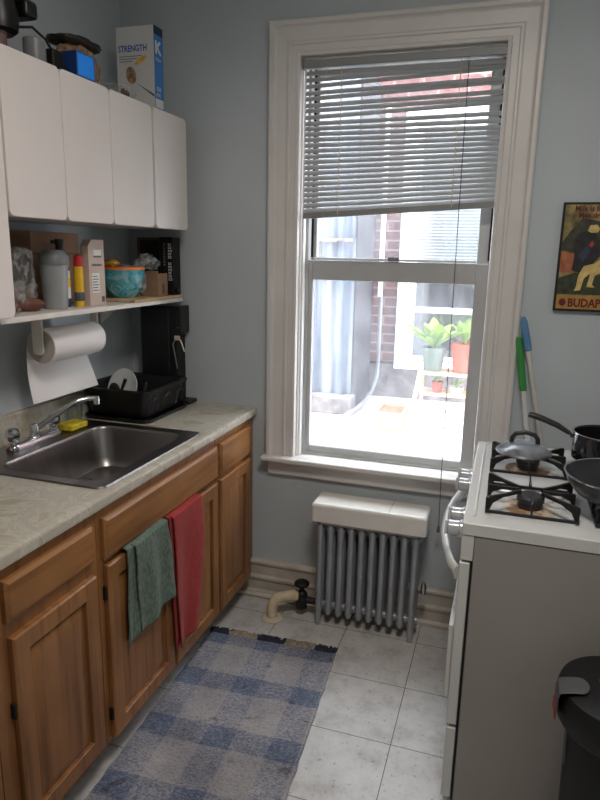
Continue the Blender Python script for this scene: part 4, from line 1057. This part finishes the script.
# ------------------------------------------------------------------ outside the window
GZ = .55
struct(MB().box(-4, 6, .35, 12, GZ - .3, GZ).build('roof_terrace', 'roofground', smooth=False), 'sunlit whitish roof terrace outside the window', 'terrace')
nb = thing('neighbor_building', 'red brick house across the terrace with a white framed window', 'building', (1.5, 2.2, GZ))
w = MB(); NW = (.985, 1.80, .80, 2.5)
w.box(.3, NW[0], 2.1, 2.35, .82, 3.1); w.box(NW[1], 4.5, 2.1, 2.35, .82, 3.1); w.box(NW[0], NW[1], 2.1, 2.35, NW[3], 3.1)
w.build('brick_wall', 'brick', nb, smooth=False)
MB().box(.3, 4.5, 2.09, 2.35, GZ, .8).build('stone_base', 'brickbase', nb, smooth=False)
wf = frame(MB(), .90, 1.88, .775, 2.58, 2.06, 2.12, .085, .085, .06, .09).build('window_casing', 'extwhite', nb, bevel=.004)
wg = frame(MB(), NW[0], NW[1], .84, 2.5, 2.12, 2.16, .035, .035, .03, .04); wg.box(NW[0] + .035, NW[1] - .035, 2.12, 2.16, 1.19, 1.23)
wg.build('window_sash', 'extwhite', nb, bevel=.002)
MB().box(NW[0] + .035, NW[1] - .035, 2.138, 2.142, .87, 1.19).build('window_pane', 'clear', nb, smooth=False)
MB().box(NW[0] + .035, NW[1] - .035, 2.138, 2.142, 1.23, 2.46).build('window_pane', 'clear', nb, smooth=False)
s = MB()
for k in range(46):
    z = 2.44 - k * .022
    s.box(NW[0] + .04, NW[1] - .04, 2.17, 2.172, z, z + .009)
s.build('window_blind', 'label', nb, smooth=False)
MB().box(NW[0], NW[0] + .2, 2.2, 2.21, 1.4, 2.5).build('curtain', 'greybrown', nb, smooth=False)
MB().box(NW[0] + .2, NW[1], 2.2, 2.21, 1.4, 2.5).build('curtain', 'drkteal', nb, smooth=False)
MB().box(NW[0], NW[1], 2.33, 2.34, .8, 2.5).build('dark_room', 'darkgap', nb, smooth=False)

shd = thing('metal_shed', 'weathered grey blue corrugated metal shed on the left outside the window', 'shed', (.2, 1.75, GZ))
def corr(z0, z1, yy, x0=-1.6, x1=.712):
    mb = MB(); n = 150; r1, r2 = [], []
    top, bt_ = [], []
    for i in range(n + 1):
        x = x0 + (x1 - x0) * i / n; y = yy + .012 * math.sin((x) / .095 * 2 * PI)
        top.append((x, y, z1)); bt_.append((x, y, z0))
    mb.rings([bt_, top], cap=False, closed=False); return mb
corr(GZ + .12, 1.70, 1.5).build('lower_panel', 'shed', shd, solid=.004)
corr(1.68, 2.7, 1.475).build('upper_panel', 'shed', shd, solid=.004)
tr = MB(); 
for i in range(46):
    x = -1.6 + i * .05
    tr.box(x, x + .051, 1.44, 1.46, 1.676 + random.uniform(-.006, .006), 1.692)
tr.build('rusty_lap', 'rust', shd, smooth=False)
MB().box(.695, .715, 1.52, 2.08, GZ, 2.7).build('side_panel', 'shedside', shd, smooth=False)
MB().box(-1.6, .715, 1.47, 2.08, 2.7, 2.74).build('roof', 'shedside', shd, smooth=False)
MB().box(-1.6, .74, 1.40, 1.54, GZ, GZ + .12).build('plinth', 'brickbase', shd, bevel=.01)

MB_ = MB().box(.765, .795, 2.02, 2.055, 1.3, 2.6)
cdt = thing('downspout', 'white downspout and grey conduit running down the brick wall to the terrace', 'pipe', (.78, 2.0, GZ))
MB_.build('downspout', 'extwhite', cdt, bevel=.003)
MB().tube([(.79, 2.03, 1.3), (.79, 2.03, .85), (.795, 1.98, .72), (.79, 1.85, .64), (.77, 1.6, .585), (.73, 1.3, .575), (.68, 1.05, .57)], .014, 12).build('conduit', 'greyplastic', cdt)

# ladder shelf with pots
lsx0, lsx1 = 1.16, 1.66
lad = thing('plant_stand', 'wooden ladder plant stand on the terrace outside the window', 'plant stand', (1.4, 1.45, GZ))
for x in (lsx0, lsx1):
    MB().rings([[(x - .012, 1.12, GZ), (x + .012, 1.12, GZ), (x + .012, 1.16, GZ), (x - .012, 1.16, GZ)], [(x - .012, 1.56, .86), (x + .012, 1.56, .86), (x + .012, 1.6, .86), (x - .012, 1.6, .86)]]).build('rail', 'ladderwood', lad, bevel=.002)
    MB().box(x - .012, x + .012, 1.70, 1.725, GZ, .845).build('leg', 'ladderwood', lad, bevel=.002)
for z, y0, y1 in ((.846, 1.5, 1.73), (.71, 1.5, 1.70), (.63, 1.3, 1.34)):
    MB().box(lsx0 + .013, lsx1 - .013, y0, y1, z, z + .014).build('shelf', 'ladderwood', lad, bevel=.002)
def pot(name, label, cx, cy, z, r, h, mat, leaves, seed, llen=.16, group=None):
    t = thing(name, label, 'potted plant', (cx, cy, z), group)
    MB().lathe([(0, 0), (r * .72, 0), (r * .74, .004), (r * .95, h * .82), (r, h * .82), (r, h), (r * .9, h), (r * .86, h * .85), (0, h * .83)], (cx, cy, z), 28).build('pot', mat, t)
    rnd = random.Random(seed)
    for i in range(leaves):
        a = rnd.uniform(0, 2 * PI); tilt = rnd.uniform(.2, 1.0); L_ = llen * rnd.uniform(.7, 1.15); wd = L_ * .26
        dr_ = Vector((math.cos(a), math.sin(a), 0)); sd = Vector((-math.sin(a), math.cos(a), 0))
        def lf(u, v):
            s = u; out_ = dr_ * (s * L_ * math.sin(tilt)) + Vector((0, 0, h * .9 + s * L_ * math.cos(tilt) * (1.2 - .45 * s)))
            w_ = wd * math.sin(min(1, max(.02, s)) ** .8 * PI * .97) * (1 if s > .25 else .25 + s * 3)
            return Vector((cx, cy, z)) + out_ + sd * (v - .5) * 2 * w_ * .6 + Vector((0, 0, abs(v - .5) * .02))
        MB().grid(lf, 10, 4).build('leaf', 'leaf', t, solid=.001)
    return t
pot('potted_plant', 'broad leaved green plant in a grey green pot on the plant stand top', 1.235, 1.61, .8605, .078, .155, 'greypot', 18, 3, .24)
pot('potted_plant', 'broad leaved green plant in a large terracotta pot on the plant stand top', 1.43, 1.61, .8605, .088, .19, 'terracotta', 15, 9, .24)
pot('potted_plant', 'small plant in a little terracotta pot on the second shelf of the stand', 1.275, 1.58, .7245, .038, .07, 'terracotta', 5, 5, .055)
pot('potted_plant', 'small leafy plant in a white pot on the second shelf of the stand', 1.4, 1.58, .7245, .045, .04, 'extwhite', 9, 6, .07)
pn = thing('planter_box', 'pale planter box with reddish soil on the terrace floor left of the stand', 'planter', (1.05, 1.3, GZ))
loft_rect('z', 0.955, 1.135, 1.08, 1.35, [(.02, GZ), (.0, GZ + .11), (.0, GZ + .125), (.014, GZ + .125), (.016, GZ + .1)]).build('box', 'planter', pn, bevel=.002)
MB().box(.975, 1.115, 1.10, 1.33, GZ + .101, GZ + .112).build('soil', 'soil', pn, bevel=.003)

# ------------------------------------------------------------------ light
wd = bpy.data.worlds.new('world'); sc.world = wd; wd.use_nodes = True; nt = wd.node_tree
for n in list(nt.nodes): nt.nodes.remove(n)
bg = nt.nodes.new('ShaderNodeBackground'); wo = nt.nodes.new('ShaderNodeOutputWorld'); nt.links.new(bg.outputs[0], wo.inputs[0])
bg.inputs[0].default_value = (.84, .91, 1, 1); bg.inputs[1].default_value = 8.5
def lamp(name, kind, loc, energy, color, **kw):
    l = bpy.data.lights.new(name, kind); l.energy = energy; l.color = color
    for k, v in kw.items(): setattr(l, k, v)
    o = bpy.data.objects.new(name, l); COL.objects.link(o); o.location = loc; return o
sun = lamp('sun', 'SUN', (0, 0, 6), 5.0, (1, .95, .88), angle=.01)
sun.rotation_euler = Vector((.2, .22, -.94)).to_track_quat('-Z', 'Y').to_euler()
po_ = lamp('window_portal', 'AREA', (1.218, .24, 1.52), 1, (1, 1, 1), shape='RECTANGLE', size=.85, size_y=1.7); po_.data.cycles.is_portal = True
po_.rotation_euler = (math.radians(-90), 0, 0)
cl_ = lamp('ceiling_fill', 'AREA', (1.6, -1.75, 2.70), 16.5, (1, .93, .86), shape='DISK', size=.5)  # unseen warm fill light added to brighten the room
vs = sc.view_settings; vs.view_transform = 'Standard'; vs.look = 'None'; vs.exposure = 0.42; vs.gamma = 1; vs.use_curve_mapping = False
